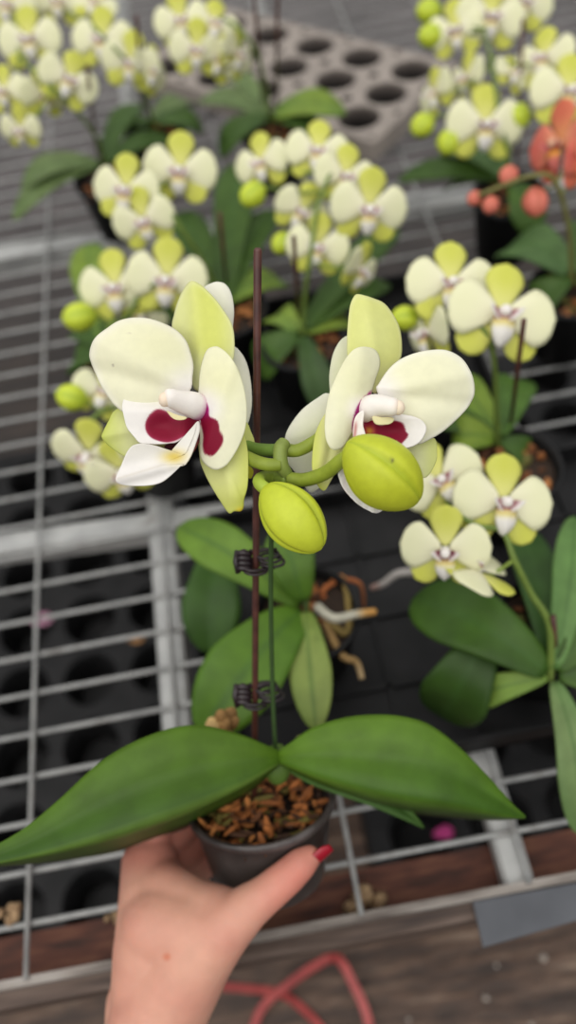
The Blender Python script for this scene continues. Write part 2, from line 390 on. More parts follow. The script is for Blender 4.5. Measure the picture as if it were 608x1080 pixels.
def bark_mb(c, ax, r, n, zj, size, pal, thin=1.0):
    c, ax = Vector(c), Vector(ax).normalized(); a = ax.orthogonal().normalized(); b = ax.cross(a); mb = MB()
    K = 28; v = [c] + [c + (a * cos(2 * pi * k / K) + b * sin(2 * pi * k / K)) * r for k in range(K)]
    mb.add(v, [(0, 1 + k, 1 + (k + 1) % K) for k in range(K)], (48, 34, 24))
    for i in range(n):
        rr = r * math.sqrt(random.random()) * 0.93; th = random.random() * 2 * pi
        q = c + (a * cos(th) + b * sin(th)) * rr + ax * (random.uniform(0.0, zj) * (1 - 0.4 * rr / r))
        s = size * random.uniform(0.6, 1.25)
        vv, ff = ball_vf((0, 0, 0), 1, 7, 5)
        m3 = Matrix.Rotation(random.random() * 6.28, 3, 'X') @ Matrix.Rotation(random.random() * 6.28, 3, 'Z')
        sc = Vector((s, s * random.uniform(0.45, 0.8) * thin, s * random.uniform(0.35, 0.6) * thin))
        vv = [q + m3 @ Vector((p.x * sc.x * random.uniform(0.8, 1.15), p.y * sc.y * random.uniform(0.8, 1.15), p.z * sc.z)) for p in vv]
        mb.add(vv, ff, random.choice(pal))
    return mb
BARK = [(110, 66, 36), (150, 92, 48), (86, 54, 34), (172, 112, 62), (62, 42, 30), (128, 80, 44), (96, 92, 44)]
# ================================================================== flowers of the plants behind
def local_petal(name, parent, ang, length, width, mat_cols, cup=0.12, tilt=0.0, peak=0.6, z=0.0, twist=0.0, off=0.05):
    """petal in a flower's own axes: X right, Y up, Z forward; unit flower is 1 across"""
    nL, nW = 14, 8; v, f, c = [], [], []; ca, cb = mat_cols
    dx, dy = sin(ang), cos(ang); sx, sy = dy, -dx
    for i in range(nL + 1):
        s = i / nL
        prof = (s / peak) ** 0.75 if s < peak else max(0.0, 1 - ((s - peak) / (1 - peak)) ** 2.2) ** 0.55
        w = max(width / 2 * (0.14 + 0.86 * prof if s < peak else prof), 0.002)
        for j in range(nW + 1):
            t = j / nW * 2 - 1
            zz = z + tilt * s * length - cup * s * s * length - 0.25 * w * t * t + 0.10 * w * abs(t) + twist * t * w
            r_ = off + s * length
            v.append(Vector((dx * r_ + sx * w * t, dy * r_ + sy * w * t, zz)))
            c.append(mix(ca, cb, sstep(0.0, 0.75, s) * (1 - 0.25 * abs(t))))
    for i in range(nL):
        for j in range(nW):
            a = i * (nW + 1) + j; f.append((a, a + nW + 1, a + nW + 2, a + 1))
    return mk(name, v, f, 'petal', parent, c, solid=0.012)
def lip_mb(cw, cm, cy):
    mb = MB()
    for sgn in (-1, 1):                                            # side lobes curl forward round the column
        v, f, c = [], [], []
        for i in range(8):
            s = i / 7
            for j in range(6):
                t = j / 5
                a = sgn * (0.25 + 1.15 * t)
                r_ = 0.03 + 0.13 * s
                v.append(Vector((sin(a) * r_ * 1.0, -0.02 - cos(a) * r_ * 0.55 + 0.05 * t, 0.06 + 0.16 * s * (0.5 + 0.5 * t))))
                c.append(mix(cm, cw, sstep(0.45, 0.85, s)))
        for i in range(7):
            for j in range(5):
                a = i * 6 + j; f.append((a, a + 1, a + 7, a + 6))
        mb.add(v, f, c)
    v, f, c = [], [], []
    for i in range(10):                                            # mid lobe, forward and down
        s = i / 9; w = 0.10 * (sin(pi * min(1, 0.2 + 0.8 * s)) ** 0.7) + 0.01
        for j in range(7):
            t = j / 6 * 2 - 1
            v.append(Vector((w * t, -0.04 - 0.30 * s, 0.08 + 0.20 * s - 0.24 * s * s + 0.05 * (1 - abs(t)))))
            c.append(mix(mix(cm, cy, sstep(0.1, 0.25, s)), cw, sstep(0.3, 0.5, s)))
    for i in range(9):
        for j in range(6):
            a = i * 7 + j; f.append((a, a + 1, a + 8, a + 7))
    mb.add(v, f, c); return mb
def flower_template(kind):
    if kind in ('yellow', 'dark'):
        sp, pt, cw, cm, cy, cc = ((226, 224, 140), (210, 212, 92)), ((240, 237, 206), (236, 235, 196)), (242, 238, 232), (146, 70, 88), (228, 214, 140), PINKW
        if kind == 'yellow': cm = (168, 104, 114)
        if kind == 'dark': cm = (112, 22, 44)
    else:
        sp, pt, cw, cm, cy, cc = ((228, 156, 104), (222, 118, 92)), ((234, 160, 122), (216, 108, 96)), (214, 120, 110), (150, 30, 50), (230, 160, 60), (230, 180, 150)
    vv, ff = tube_vf([(0, 0, -0.20), (0, 0, -0.05), (0, 0, 0.05), (0, -0.01, 0.16), (0, -0.02, 0.20)], [0.022, 0.03, 0.06, 0.055, 0.03], 12)
    f = mk('flower', vv, ff, 'petal', None, [mix((150, 170, 70), cc, sstep(-0.1, 0.03, p[2])) for p in vv])
    for a in (-pi / 2 + 0.1, pi / 2 - 0.1): local_petal('petal', f, a, 0.47, 0.56, pt, cup=0.10, tilt=0.05, peak=0.55, z=0.02)
    local_petal('sepal', f, 0.0, 0.47, 0.38, sp, cup=0.05, z=-0.01)
    for a in (pi - 0.75, pi + 0.75): local_petal('sepal', f, a, 0.45, 0.33, sp, cup=0.08, z=-0.015)
    lip_mb(cw, cm, cy).build('lip', 'petal', f, solid=0.01)
    return f
TEMPL = {'yellow': flower_template('yellow'), 'dark': flower_template('dark'), 'coral': flower_template('coral')}
def put_flower(root, pos, size, nrm=(0, -0.3, 1), spin=0.0, kind='yellow'):
    t = TEMPL[kind]; f = t.copy(); COL.objects.link(f); f.parent = root
    n = (RGT * nrm[0] + UPV * nrm[1] - FWD * nrm[2]).normalized()
    up = UPV * cos(spin) + RGT * sin(spin); up = (up - n * up.dot(n)).normalized(); rt = up.cross(n)
    m = Matrix((( rt.x, up.x, n.x), (rt.y, up.y, n.y), (rt.z, up.z, n.z))).to_4x4()
    f.matrix_local = Matrix.Translation(Vector(pos) - root.location) @ m @ Matrix.Diagonal((size, size, size, 1))
    for ch in list(t.children):
        c = ch.copy(); COL.objects.link(c); c.parent = f
        c.rotation_euler = (random.uniform(-0.06, 0.06), random.uniform(-0.06, 0.06), random.uniform(-0.05, 0.05))
    return n
def stake_and_clip(root, a, b, r=0.0016):
    mk('stake', *tube_vf([a, b], r, 8), 'stake', root)
def plant(label, crown, pot_z, spec, group='potted orchids on the bench'):
    """crown: world point where leaves meet; spec: leaves, flowers, buds, spike, stake"""
    crown = Vector(crown); base = Vector((crown.x + spec.get('dx', 0), crown.y + spec.get('dy', 0), pot_z))
    root = thing('potted_orchid', base, label, 'plant', group)
    h = 0.066
    pot = mk('pot', *pot_vf(base, (0, 0, 1), 0.033, 0.025, h), 'black_plastic', root)
    bk = bark_mb(base + Vector((0, 0, h - 0.010)), (0, 0, 1), 0.030, 30, 0.008, 0.0055, BARK).build('bark', 'bark', root); bk['kind'] = 'stuff'
    for (tx, ty, th, wpx, o) in spec.get('leaves', []):
        tip = PH(tx, ty, th); bp = o.get('from'); bp = PH(*bp) if bp else crown + (tip - crown).normalized() * 0.004
        w = wpx * depth((tip + bp) / 2) / FPX
        v, f, c = leaf_vf(bp, tip, w, o.get('arch', 0.012), o.get('up'), o.get('fold', 0.2), ca=o.get('ca', (56, 84, 28)), cb=o.get('cb', (84, 114, 40)), side_bend=o.get('bend', 0), droop=o.get('droop', 0), peak=o.get('peak', 0.58))
        mk('leaf', v, f, 'leaf', root, c, solid=0.0014)
    kind = spec.get('kind', 'yellow')
    sp = [crown - Vector((0, 0, 0.01))] + [PH(*q) for q in spec.get('spike', [])]
    mb = MB(); col = spec.get('stem', (104, 124, 56))
    if len(sp) > 1:
        pts = cr(sp, 8); mb.add(*(lambda vf: (vf[0], vf[1], col))(tube_vf(pts, [0.0022 - 0.0009 * i / len(pts) for i in range(len(pts))], 8)))
    def joint(q): return min(pts, key=lambda p: (p - q).length)
    for (fx, fy, fh, wpx, n, spin, *kk) in spec.get('flowers', []):
        pos = PH(fx, fy, fh); size = wpx * depth(pos) / FPX
        nv = put_flower(root, pos, size, n, spin, kk[0] if kk else kind)
        if len(sp) > 1:
            e = pos - nv * size * 0.19; j = joint(e)
            mb.add(*(lambda vf: (vf[0], vf[1], mix(col, (150, 170, 70), 0.4)))(tube_vf(cr([j, (j + e) / 2 - Vector((0, 0, 0.004)), e], 5), 0.0011, 7)))
    for (bx, by, bh, wpx, dx, dy) in spec.get('buds', []):
        pos = PH(bx, by, bh); r_ = wpx * depth(pos) / FPX / 2; d = (RGT * dx - UPV * dy - FWD * 0.25).normalized()
        ca, cb = ((190, 204, 58), (150, 172, 48)) if kind == 'yellow' else ((206, 112, 94), (176, 92, 70))
        v, f, c = bud_vf(pos - d * r_ * 1.25, pos + d * r_ * 1.25, r_, ca, cb, 12, 18)
        mk('bud', v, f, 'bud', root, c)
        if len(sp) > 1:
            e = pos - d * r_ * 1.2; j = joint(e)
            mb.add(*(lambda vf: (vf[0], vf[1], col))(tube_vf(cr([j, (j + e) / 2 - Vector((0, 0, 0.003)), e], 5), 0.0010, 7)))
    if mb.v: mb.build('flower_spike', 'stem', root)
    for (a, b) in spec.get('stakes', []): stake_and_clip(root, PH(*a), PH(*b))
    for (pts, r_, ca, cb) in spec.get('roots', []):
        q = cr([PH(*p) for p in pts], 6); vv, ff = tube_vf(q, [r_ * (1 - 0.35 * i / len(q)) for i in range(len(q))], 8)
        mk('aerial_root', vv, ff, 'root', root, [mix(ca, cb, sstep(0.6, 0.8, (i // 8) / len(q))) for i in range(len(vv))])
    return root
ON, INF = BENCH + 0.0057, fz + 0.0062
DK = dict(ca=(44, 68, 22), cb=(70, 98, 34)); LT = dict(ca=(92, 118, 36), cb=(126, 146, 52)); GRY = dict(ca=(86, 106, 60), cb=(108, 126, 78))
FR = (0, -0.25, 1)
plant('yellow-white orchid at the far left corner, its flowers half cut by the frame edge', PH(108, 172, 0.085), ON, dict(
    leaves=[(22, 205, 0.06, 34, dict(GRY, arch=0.02)), (14, 232, 0.05, 30, dict(GRY, arch=0.015)), (150, 110, 0.07, 30, DK), (190, 150, 0.06, 28, DK)],
    spike=[(104, 150, 0.13), (85, 122, 0.17), (55, 92, 0.20), (20, 60, 0.21)],
    flowers=[(9, 5, 0.21, 56, FR, 0.2), (31, 42, 0.21, 66, FR, -0.1, 'dark'), (5, 96, 0.19, 50, (-0.3, -0.3, 1), 0), (22, 136, 0.18, 44, (-0.2, -0.8, 1), 0.1), (46, 100, 0.19, 52, (0.7, -0.4, 0.8), -0.3), (72, 84, 0.2, 62, (0.5, -0.2, 1), 0.3)],
    stakes=[((103, 165, 0.07), (92, 70, 0.22))]))
plant('yellow-white orchid second from the left along the back, dark stake through its flowers', PH(160, 128, 0.085), ON, dict(
    leaves=[(205, 112, 0.06, 30, GRY), (120, 150, 0.06, 28, DK), (215, 140, 0.06, 30, DK)],
    spike=[(156, 110, 0.13), (146, 80, 0.17), (125, 55, 0.2), (90, 20, 0.21)],
    flowers=[(108, 42, 0.2, 64, FR, 0.05), (138, 66, 0.19, 60, (0.2, -0.4, 1), 0.1), (158, 74, 0.18, 52, (0.9, -0.2, 0.5), 0.2), (62, 2, 0.2, 54, FR, 0), (100, 4, 0.21, 46, (0.2, 0.1, 1), 0.3)],
    stakes=[((152, 125, 0.07), (144, 18, 0.24))]))
plant('yellow-white orchid standing in front of the taupe seedling tray, two dark stakes', PH(285, 122, 0.085), ON, dict(
    leaves=[(365, 118, 0.07, 40, dict(LT, ca=(84, 116, 48))), (210, 108, 0.06, 32, GRY), (232, 70, 0.07, 26, GRY), (340, 150, 0.05, 34, DK), (232, 165, 0.05, 36, DK)],
    spike=[(280, 90, 0.13), (268, 50, 0.18), (240, 22, 0.2), (205, 22, 0.2)],
    flowers=[(208, 52, 0.19, 58, (0.1, -0.4, 1), 0), (192, 22, 0.2, 58, FR, -0.2), (232, 62, 0.18, 50, (0.5, -0.5, 0.8), 0.3), (250, 56, 0.18, 52, (0.9, -0.3, 0.5), 0.2), (226, 26, 0.2, 54, (0.3, 0, 1), 0.1)],
    stakes=[((278, 118, 0.07), (268, -10, 0.24)), ((292, 118, 0.07), (293, -10, 0.24))]))
plant('yellow-white orchid behind the left held flower with three large blooms on a slanting green spike', PH(238, 318, 0.085), INF, dict(
    leaves=[(260, 170, 0.06, 46, dict(DK, arch=0.02)), (290, 222, 0.06, 34, DK), (190, 300, 0.06, 40, DK), (190, 225, 0.05, 38, DK), (300, 300, 0.05, 40, dict(LT, ca=(70, 108, 40)))],
    spike=[(214, 275, 0.13), (188, 236, 0.165), (170, 205, 0.18), (150, 190, 0.185)],
    flowers=[(190, 180, 0.18, 76, FR, 0.05), (133, 200, 0.185, 70, (-0.1, -0.3, 1), 0.1), (152, 232, 0.17, 66, (-0.1, -0.5, 1), -0.2)],
    stakes=[((240, 310, 0.07), (232, 225, 0.17))]))
plant('yellow-white orchid behind the tip of the maroon stake with the densest bunch of blooms', PH(318, 350, 0.085), INF, dict(
    leaves=[(290, 342, 0.06, 36, dict(LT, ca=(96, 126, 62))), (420, 240, 0.06, 36, DK), (275, 395, 0.05, 46, DK), (372, 345, 0.05, 40, LT), (410, 300, 0.05, 34, DK), (345, 440, 0.05, 34, dict(ca=(40, 60, 30), cb=(60, 84, 38)))],
    spike=[(322, 310, 0.12), (328, 270, 0.15), (335, 220, 0.17), (350, 180, 0.18)],
    flowers=[(276, 172, 0.17, 62, (-0.5, -0.2, 1), -0.1), (335, 160, 0.18, 66, (0, -0.1, 1), 0.1), (364, 186, 0.175, 66, (0.2, -0.2, 1), 0.1), (389, 220, 0.17, 80, (0.1, -0.4, 1), 0.05), (318, 222, 0.16, 58, (0.2, -0.5, 1), 0.4), (335, 260, 0.15, 66, (-0.1, -0.3, 1), 0.15), (380, 284, 0.14, 58, (0.8, -0.5, 0.5), 0.2)],
    buds=[(267, 205, 0.17, 26, -0.6, 0.6), (298, 256, 0.14, 22, -0.5, 0.7)],
    stakes=[((316, 340, 0.07), (310, 250, 0.2))]))
plant('yellow-white orchid at the left edge of the plants, two blooms and a round bud', PH(118, 372, 0.085), ON, dict(dy=0.006,
    leaves=[(92, 258, 0.06, 44, dict(LT, ca=(90, 122, 46))), (80, 390, 0.05, 44, DK), (190, 330, 0.06, 40, DK), (88, 350, 0.06, 40, DK)],
    spike=[(122, 350, 0.11), (140, 325, 0.13), (150, 306, 0.14), (165, 300, 0.145)],
    flowers=[(122, 303, 0.14, 78, (-0.1, -0.2, 1), -0.1), (176, 295, 0.145, 84, FR, 0.1), (150, 330, 0.12, 56, (0, -0.9, 0.6), 0.6)],
    buds=[(84, 334, 0.13, 30, -0.8, 0.2)], stakes=[]))
plant('yellow-white orchid low at the left behind the held bloom, with a bud and drooping flowers', PH(150, 425, 0.085), ON, dict(dy=-0.011,
    leaves=[(185, 400, 0.06, 36, DK), (105, 440, 0.05, 30, DK)],
    spike=[(130, 428, 0.11), (105, 436, 0.125), (90, 450, 0.125)],
    flowers=[(93, 478, 0.11, 78, (-0.2, -0.75, 1), 0.2), (128, 497, 0.1, 76, (0.2, -0.6, 1), -0.3), (108, 414, 0.12, 64, (0.5, 0.2, 0.9), 0.4)],
    buds=[(76, 419, 0.13, 28, -0.8, -0.2)], stakes=[]))
plant('yellow-white orchid behind the right held flower with two wide blooms seen from above', PH(527, 462, 0.085), INF, dict(dx=0.004, dy=-0.02,
    leaves=[(478, 470, 0.07, 48, LT), (545, 400, 0.06, 44, dict(DK, cb=(84, 118, 44))), (470, 400, 0.06, 40, dict(LT, ca=(80, 116, 40))), (430, 440, 0.06, 40, DK), (545, 490, 0.05, 40, DK)],
    spike=[(524, 430, 0.12), (522, 385, 0.16), (512, 350, 0.185), (480, 325, 0.19)],
    flowers=[(476, 300, 0.19, 92, (0, 0.05, 1), 0.05), (529, 332, 0.19, 112, (0.05, 0.1, 1), 0.15), (452, 350, 0.17, 74, (-0.9, -0.2, 0.35), 0.2)],
    buds=[(428, 335, 0.17, 26, -0.9, 0.1)],
    stakes=[((538, 455, 0.07), (553, 338, 0.215))]))
plant('orchid at the right end of the black flat, four blooms on a long spike', PH(584, 712, 0.085), INF, dict(dx=0.012, dy=0.035,
    leaves=[(436, 632, 0.07, 76, dict(DK, arch=0.02, cb=(66, 98, 30))), (466, 756, 0.03, 70, dict(DK, arch=0.025, ca=(40, 64, 22), cb=(56, 84, 28), **{'from': (520, 655, 0.085)})), (492, 738, 0.05, 34, dict(LT, ca=(100, 128, 52), cb=(120, 146, 62))), (606, 545, 0.10, 40, dict(ca=(70, 104, 50), cb=(100, 134, 72))), (640, 640, 0.08, 44, DK), (612, 880, 0.05, 44, dict(GRY, ca=(92, 124, 70), arch=0.018)), (660, 720, 0.06, 50, DK), (548, 555, 0.06, 46, dict(ca=(46, 74, 34), cb=(60, 90, 38)))],
    spike=[(580, 660, 0.11), (560, 625, 0.13), (543, 590, 0.15), (530, 560, 0.16), (505, 555, 0.165), (478, 540, 0.165)],
    flowers=[(466, 506, 0.165, 88, (-0.2, 0.1, 1), -0.5), (531, 530, 0.165, 104, (0.05, 0.1, 1), 0.1), (470, 580, 0.16, 92, (-0.2, -0.2, 1), 0, 'dark'), (505, 602, 0.15, 84, (0.4, 0.9, 0.5), 2.6)],
    stakes=[((588, 705, 0.07), (584, 650, 0.12))]))
plant('coral-orange orchid at the right edge with drooping pink buds', PH(606, 290, 0.085), ON, dict(kind='coral', stem=(112, 110, 60),
    leaves=[(530, 270, 0.06, 60, dict(GRY, ca=(64, 92, 48), cb=(84, 112, 62), arch=0.02)), (620, 240, 0.06, 44, DK), (650, 330, 0.06, 50, DK), (566, 330, 0.05, 42, DK)],
    spike=[(600, 240, 0.13), (585, 190, 0.17), (560, 186, 0.175), (530, 196, 0.17), (505, 206, 0.165)],
    flowers=[(592, 152, 0.18, 88, (-0.85, -0.1, 0.45), 0.25), (622, 172, 0.17, 70, (0.5, -0.4, 1), 0)],
    buds=[(565, 213, 0.155, 27, 0, 1), (537, 185, 0.17, 20, -0.3, 0.5), (518, 216, 0.16, 17, -0.4, 0.9), (501, 209, 0.16, 15, -0.7, 0.6)], stakes=[]))
plant('yellow-white orchid in the top right corner behind the coral one, many buds', PH(540, 190, 0.085), ON, dict(
    leaves=[(470, 168, 0.06, 46, dict(ca=(76, 106, 56), cb=(100, 130, 74), arch=0.02)), (420, 190, 0.05, 34, DK), (560, 250, 0.06, 40, DK), (470, 200, 0.05, 34, DK)],
    spike=[(536, 160, 0.12), (525, 110, 0.15), (520, 70, 0.17), (510, 30, 0.18)],
    flowers=[(518, 18, 0.18, 72, FR, 0.1, 'dark'), (481, 32, 0.175, 60, (-0.3, -0.3, 1), -0.1, 'dark'), (553, 2, 0.18, 62, FR, 0.2, 'dark'), (512, 132, 0.14, 80, FR, 0, 'dark'), (600, 98, 0.16, 80, (0, -0.1, 1), 0.1, 'dark'), (493, 82, 0.155, 54, (-0.8, -0.1, 0.4), 0.2), (460, 98, 0.15, 54, (-0.9, -0.1, 0.4), -0.4), (540, 78, 0.16, 44, (0.5, 0.1, 0.8), 0.3), (574, 62, 0.165, 66, (-0.6, 0, 0.7), 0.1)],
    buds=[(453, 12, 0.18, 24, -0.9, 0.1), (455, 38, 0.17, 24, -0.9, 0.2), (446, 132, 0.14, 24, -0.6, 0.7), (473, 150, 0.13, 24, -0.2, 0.9), (548, 122, 0.14, 24, 0.3, 0.8)],
    stakes=[((545, 180, 0.07), (552, 20, 0.2))]))
plant('leafy orchid without flowers directly behind the stake, curling aerial roots on its right', PH(322, 640, 0.085), INF, dict(
    leaves=[(188, 556, 0.10, 52, dict(ca=(70, 102, 28), cb=(104, 134, 46), arch=0.018)), (222, 690, 0.03, 62, dict(ca=(40, 68, 20), cb=(58, 90, 28), **{'from': (232, 570, 0.06)}, arch=0.01)), (212, 778, 0.09, 82, dict(ca=(66, 100, 26), cb=(90, 124, 38), arch=0.02)), (334, 772, 0.09, 44, dict(ca=(104, 126, 56), cb=(136, 150, 78))), (296, 556, 0.11, 52, dict(ca=(62, 92, 28), cb=(84, 114, 38)))],
    stem=(74, 92, 46), spike=[(322, 600, 0.10), (318, 572, 0.12)],
    roots=[([(335, 640, 0.08), (352, 652, 0.085), (375, 648, 0.085), (396, 645, 0.08)], 0.0034, (170, 166, 150), (190, 140, 74)),
           ([(340, 650, 0.07), (360, 690, 0.07), (376, 698, 0.065), (382, 716, 0.06)], 0.0028, (160, 128, 80), (176, 150, 110)),
           ([(345, 655, 0.07), (366, 668, 0.07), (368, 640, 0.07), (362, 610, 0.075), (350, 612, 0.07)], 0.0028, (130, 110, 58), (186, 120, 66)),
           ([(440, 603, 0.07), (420, 605, 0.07), (404, 616, 0.06), (392, 620, 0.055)], 0.0030, (158, 152, 148), (140, 112, 104)),
           ([(352, 640, 0.06), (340, 625, 0.07), (358, 612, 0.07), (380, 616, 0.065), (384, 640, 0.05)], 0.0022, (168, 96, 50), (140, 84, 50))]))
for t in TEMPL.values():
    for ch in list(t.children): bpy.data.objects.remove(ch)
    bpy.data.objects.remove(t)
# ================================================================== the held orchid
POT_C = P(275, 839, 0.432)                                          # middle of the rim
_ax = RGT * -0.10 + UPV * 0.95 - FWD * 0.29; POT_AX = _ax.normalized()
POT_H, RT, RB = 0.050, 0.0385, 0.0305
POT_B = POT_C - POT_AX * POT_H
hero = thing('potted_orchid', POT_B, 'orchid held up in the hand, two big maroon-lipped cream flowers beside a stake', 'plant')
mk('pot', *pot_vf(POT_B, POT_AX, RT, RB, POT_H, seg=56), 'pot', hero)
bm_ = bark_mb(POT_C - POT_AX * 0.011, POT_AX, RT - 0.003, 300, 0.013, 0.0050, [(134, 78, 36), (164, 98, 48), (92, 54, 28), (58, 36, 24), (180, 116, 60), (104, 92, 40), (74, 46, 28)], 0.5)
bk = bm_.build('bark', 'bark', hero, smooth=False); bk['kind'] = 'stuff'
mk('inner_soil', *tube_vf([POT_B + POT_AX * 0.004, POT_C - POT_AX * 0.011], [RB - 0.0022, RT - 0.0045], 40), 'bark', hero, cols=[(40, 32, 28)] * 80)
# stake, running up towards the camera
STK = lambda y: P(269 + (780 - y) * 3.0 / 518, y, 0.418 - (780 - y) / 518 * 0.112)
mk('stake', *tube_vf([STK(850), STK(780), STK(520), STK(264), STK(262)], [0.0016] * 4 + [0.0012], 14), 'stake', hero)
# crown, spike
cr_pt = P(293, 800, 0.408)
SPK = cr([P(292, 806, 0.412), P(289, 760, 0.402), P(287, 700, 0.388), P(286, 640, 0.372), P(286, 585, 0.356), P(288, 550, 0.343), P(296, 522, 0.330), P(304, 505, 0.322), P(297, 490, 0.318), P(296, 474, 0.318), P(300, 468, 0.320)], 8)
n = len(SPK); sv, sf = tube_vf(SPK, [0.0011 + 0.0018 * sstep(0.5, 0.82, i / n) for i in range(n)], 14)
mb = MB(); mb.add(sv, sf, [mix((52, 74, 36), (124, 138, 66), sstep(0.45, 0.8, (i // 14) / n)) for i in range(len(sv))])
def ped(pts, r0, r1, c0=(120, 134, 46), c1=(154, 168, 54)):
    q = cr([P(*p) for p in pts], 8); k = len(q); v, f = tube_vf(q, [r0 + (r1 - r0) * i / k for i in range(k)], 14)
    mb.add(v, f, [mix(c0, c1, (i // 14) / k) for i in range(len(v))])
ped([(300, 474, 0.321), (284, 475, 0.325), (264, 472, 0.330), (248, 462, 0.336)], 0.0027, 0.0026, (96, 122, 50), (110, 140, 52))
ped([(299, 474, 0.321), (314, 475, 0.321), (332, 466, 0.322), (352, 452, 0.324), (378, 440, 0.322)], 0.0026, 0.0027)
ped([(296, 490, 0.317), (282, 490, 0.317), (264, 484, 0.320), (240, 470, 0.324), (215, 448, 0.322)], 0.0026, 0.0028)
ped([(306, 505, 0.320), (322, 506, 0.316), (343, 499, 0.309), (360, 486, 0.300), (376, 474, 0.296)], 0.0028, 0.0027)
ped([(304, 506, 0.320), (290, 503, 0.326), (276, 504, 0.322), (274, 510, 0.314), (284, 518, 0.311)], 0.0024, 0.0026, (120, 140, 58), (168, 188, 62))
mb.build('flower_spike', 'stem', hero)
# buds
LIME, LIMEB = (184, 192, 46), (158, 172, 40)
v, f, c = bud_vf(P(366, 466, 0.290), P(441, 530, 0.296), 36.8 * 0.285 / FPX, LIME, LIMEB, 40, 72, roll=-0.22)
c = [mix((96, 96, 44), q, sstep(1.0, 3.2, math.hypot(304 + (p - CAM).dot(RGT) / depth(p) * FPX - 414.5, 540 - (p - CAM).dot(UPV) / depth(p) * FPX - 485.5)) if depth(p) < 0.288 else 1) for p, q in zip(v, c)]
mk('bud', v, f, 'bud', hero, c)
v, f, c = bud_vf(P(279, 512, 0.310), P(339, 580, 0.306), 30.5 * 0.30 / FPX, (186, 196, 50), LIMEB, 40, 72, roll=pi + 0.15)
mk('bud', v, f, 'bud', hero, c)

def petal_obj(name, parent, outline, centre, tf, z0, cf, rings=20, thick=0.0005):
    v, f, c = petal_rings(outline, centre, tf, z0, cf, rings)
    return mk(name, v, f, 'petal', parent, c, solid=thick)
# ---- left flower
def COLR(i):                                                        # column: swollen foot, slight waist, hooded rounded tip
    return (0.0034 + 0.0018 * sstep(0, 5, i) - 0.0015 * sstep(6, 18, i)) * (1 if i < 18 else math.sqrt(max(0.02, 1 - ((i - 17.5) / 6.7) ** 2)))
Z1 = 0.318
cv, cf_ = tube_vf(cr([P(218, 436, Z1 + 0.004), P(206, 428, Z1 - 0.004), P(193, 424, Z1 - 0.008), P(180, 420, Z1 - 0.0115), P(173.5, 420, Z1 - 0.0125)], 6), [COLR(i) for i in range(25)], 20, flat=0.95)
F1 = mk('flower', cv, cf_, 'petal', hero, [mix(mix(MAGENTA, PINKW, sstep(2, 7, i // 20)), (240, 206, 168), 0.35 * sstep(20, 23, i // 20) * (1 if (i % 20) in (2,3,4,5,6,7,8) else 0.4)) for i in range(len(cv))])
def leftc(x, y, s):
    d = (x - 200) * -0.89 + (y - 412) * -0.45
    c = mix(CREAM, (238, 235, 204), sstep(15, 60, d) * 0.6 + 0.4 * sstep(200, 170, x) * 0)
    c = mix(c, (232, 230, 184), 0.5 * math.exp(-(((x - 170) / 42) ** 2 + ((y - 365) / 26) ** 2)))
    c = mix(c, (240, 236, 226), sstep(0.8, 1.0, s) * 0.5)
    c = mix(WHITE, c, sstep(6, 40, math.hypot(x - 200, y - 415)))
    for vx, vy in ((136, 352), (120, 385)):                        # two minute specks
        c = mix((170, 160, 140), c, sstep(0.4, 1.6, math.hypot(x - vx, y - vy)))
    return c
def rdg(x, y, x0, y0, x1, y1, w):                                   # gaussian ridge along a line
    dx, dy = x1 - x0, y1 - y0; L = math.hypot(dx, dy); return math.exp(-((((x - x0) * dy - (y - y0) * dx) / L) / w) ** 2)
PET_L = [(200, 413), (203, 397), (204, 385), (201, 372), (196, 359), (186, 348.5), (172, 341), (156, 336), (139, 335.5), (124.5, 339), (113, 346.5), (103, 354), (97.4, 362), (94.6, 374), (97, 384), (101.5, 395), (107, 407), (115, 419.5), (123, 429), (134, 436), (155, 438), (180, 430)]
petal_obj('petal', F1, PET_L, (150, 385), lambda x, y, s: 5 + 0.02 * (200 - x) + 12 * (1 - s ** 2) + 4 * rdg(x, y, 200, 412, 112, 362, 13) - 3 * rdg(x, y, 200, 415, 108, 392, 9), Z1, leftc, 26)
MAR_R = cr(p3([(205, 436), (209, 428), (210, 420), (213, 419), (218, 424), (221, 431), (221.5, 439), (229, 443), (231.5, 449), (232, 454), (236, 461), (234.5, 469), (229, 477), (223.6, 480.8), (216.5, 478.5), (214.5, 470.7), (215, 459), (212, 447), (206, 441)]), 4, True)
def rightc(x, y, s):
    c = mix(CREAM, (233, 231, 186), 0.7 * math.exp(-(((x - 236) / 26) ** 2 + ((y - 400) / 34) ** 2)))
    c = mix(WHITE, c, sstep(4, 30, math.hypot(x - 216, y - 430)))
    sd = poly_sd(MAR_R, x, y)
    return mix(c, mix(MAGENTA, MAROON, sstep(432, 446, y)), sstep(-0.8, 1.0, sd))
PET_R = [(210, 412), (211, 396), (214, 381), (219, 369), (227.6, 365.5), (234, 368), (241, 374), (249, 385.4), (255.5, 402), (259, 417), (260.5, 436), (258.5, 453), (254, 466), (248, 478), (239, 490.5), (228, 495.4), (218, 490.5), (212, 482), (211, 468), (210, 450), (208, 430)]
petal_obj('petal', F1, PET_R, (231, 433), lambda x, y, s: 2 + 0.62 * (x - 208) - 0.004 * (x - 208) ** 2 + 9 * (1 - s ** 2) + 2.5 * rdg(x, y, 215, 470, 246, 385, 8), Z1, rightc, 26)
def dorsc(x, y, s):
    c = mix((216, 220, 116), (226, 228, 158), sstep(0.1, 1.0, abs(x - (214 + (350 - y) * -0.05) - 8) / 30))
    c = mix(c, (230, 232, 176), sstep(360, 395, y)); return mix(c, (232, 232, 184), sstep(0.86, 1.0, s) * 0.6)
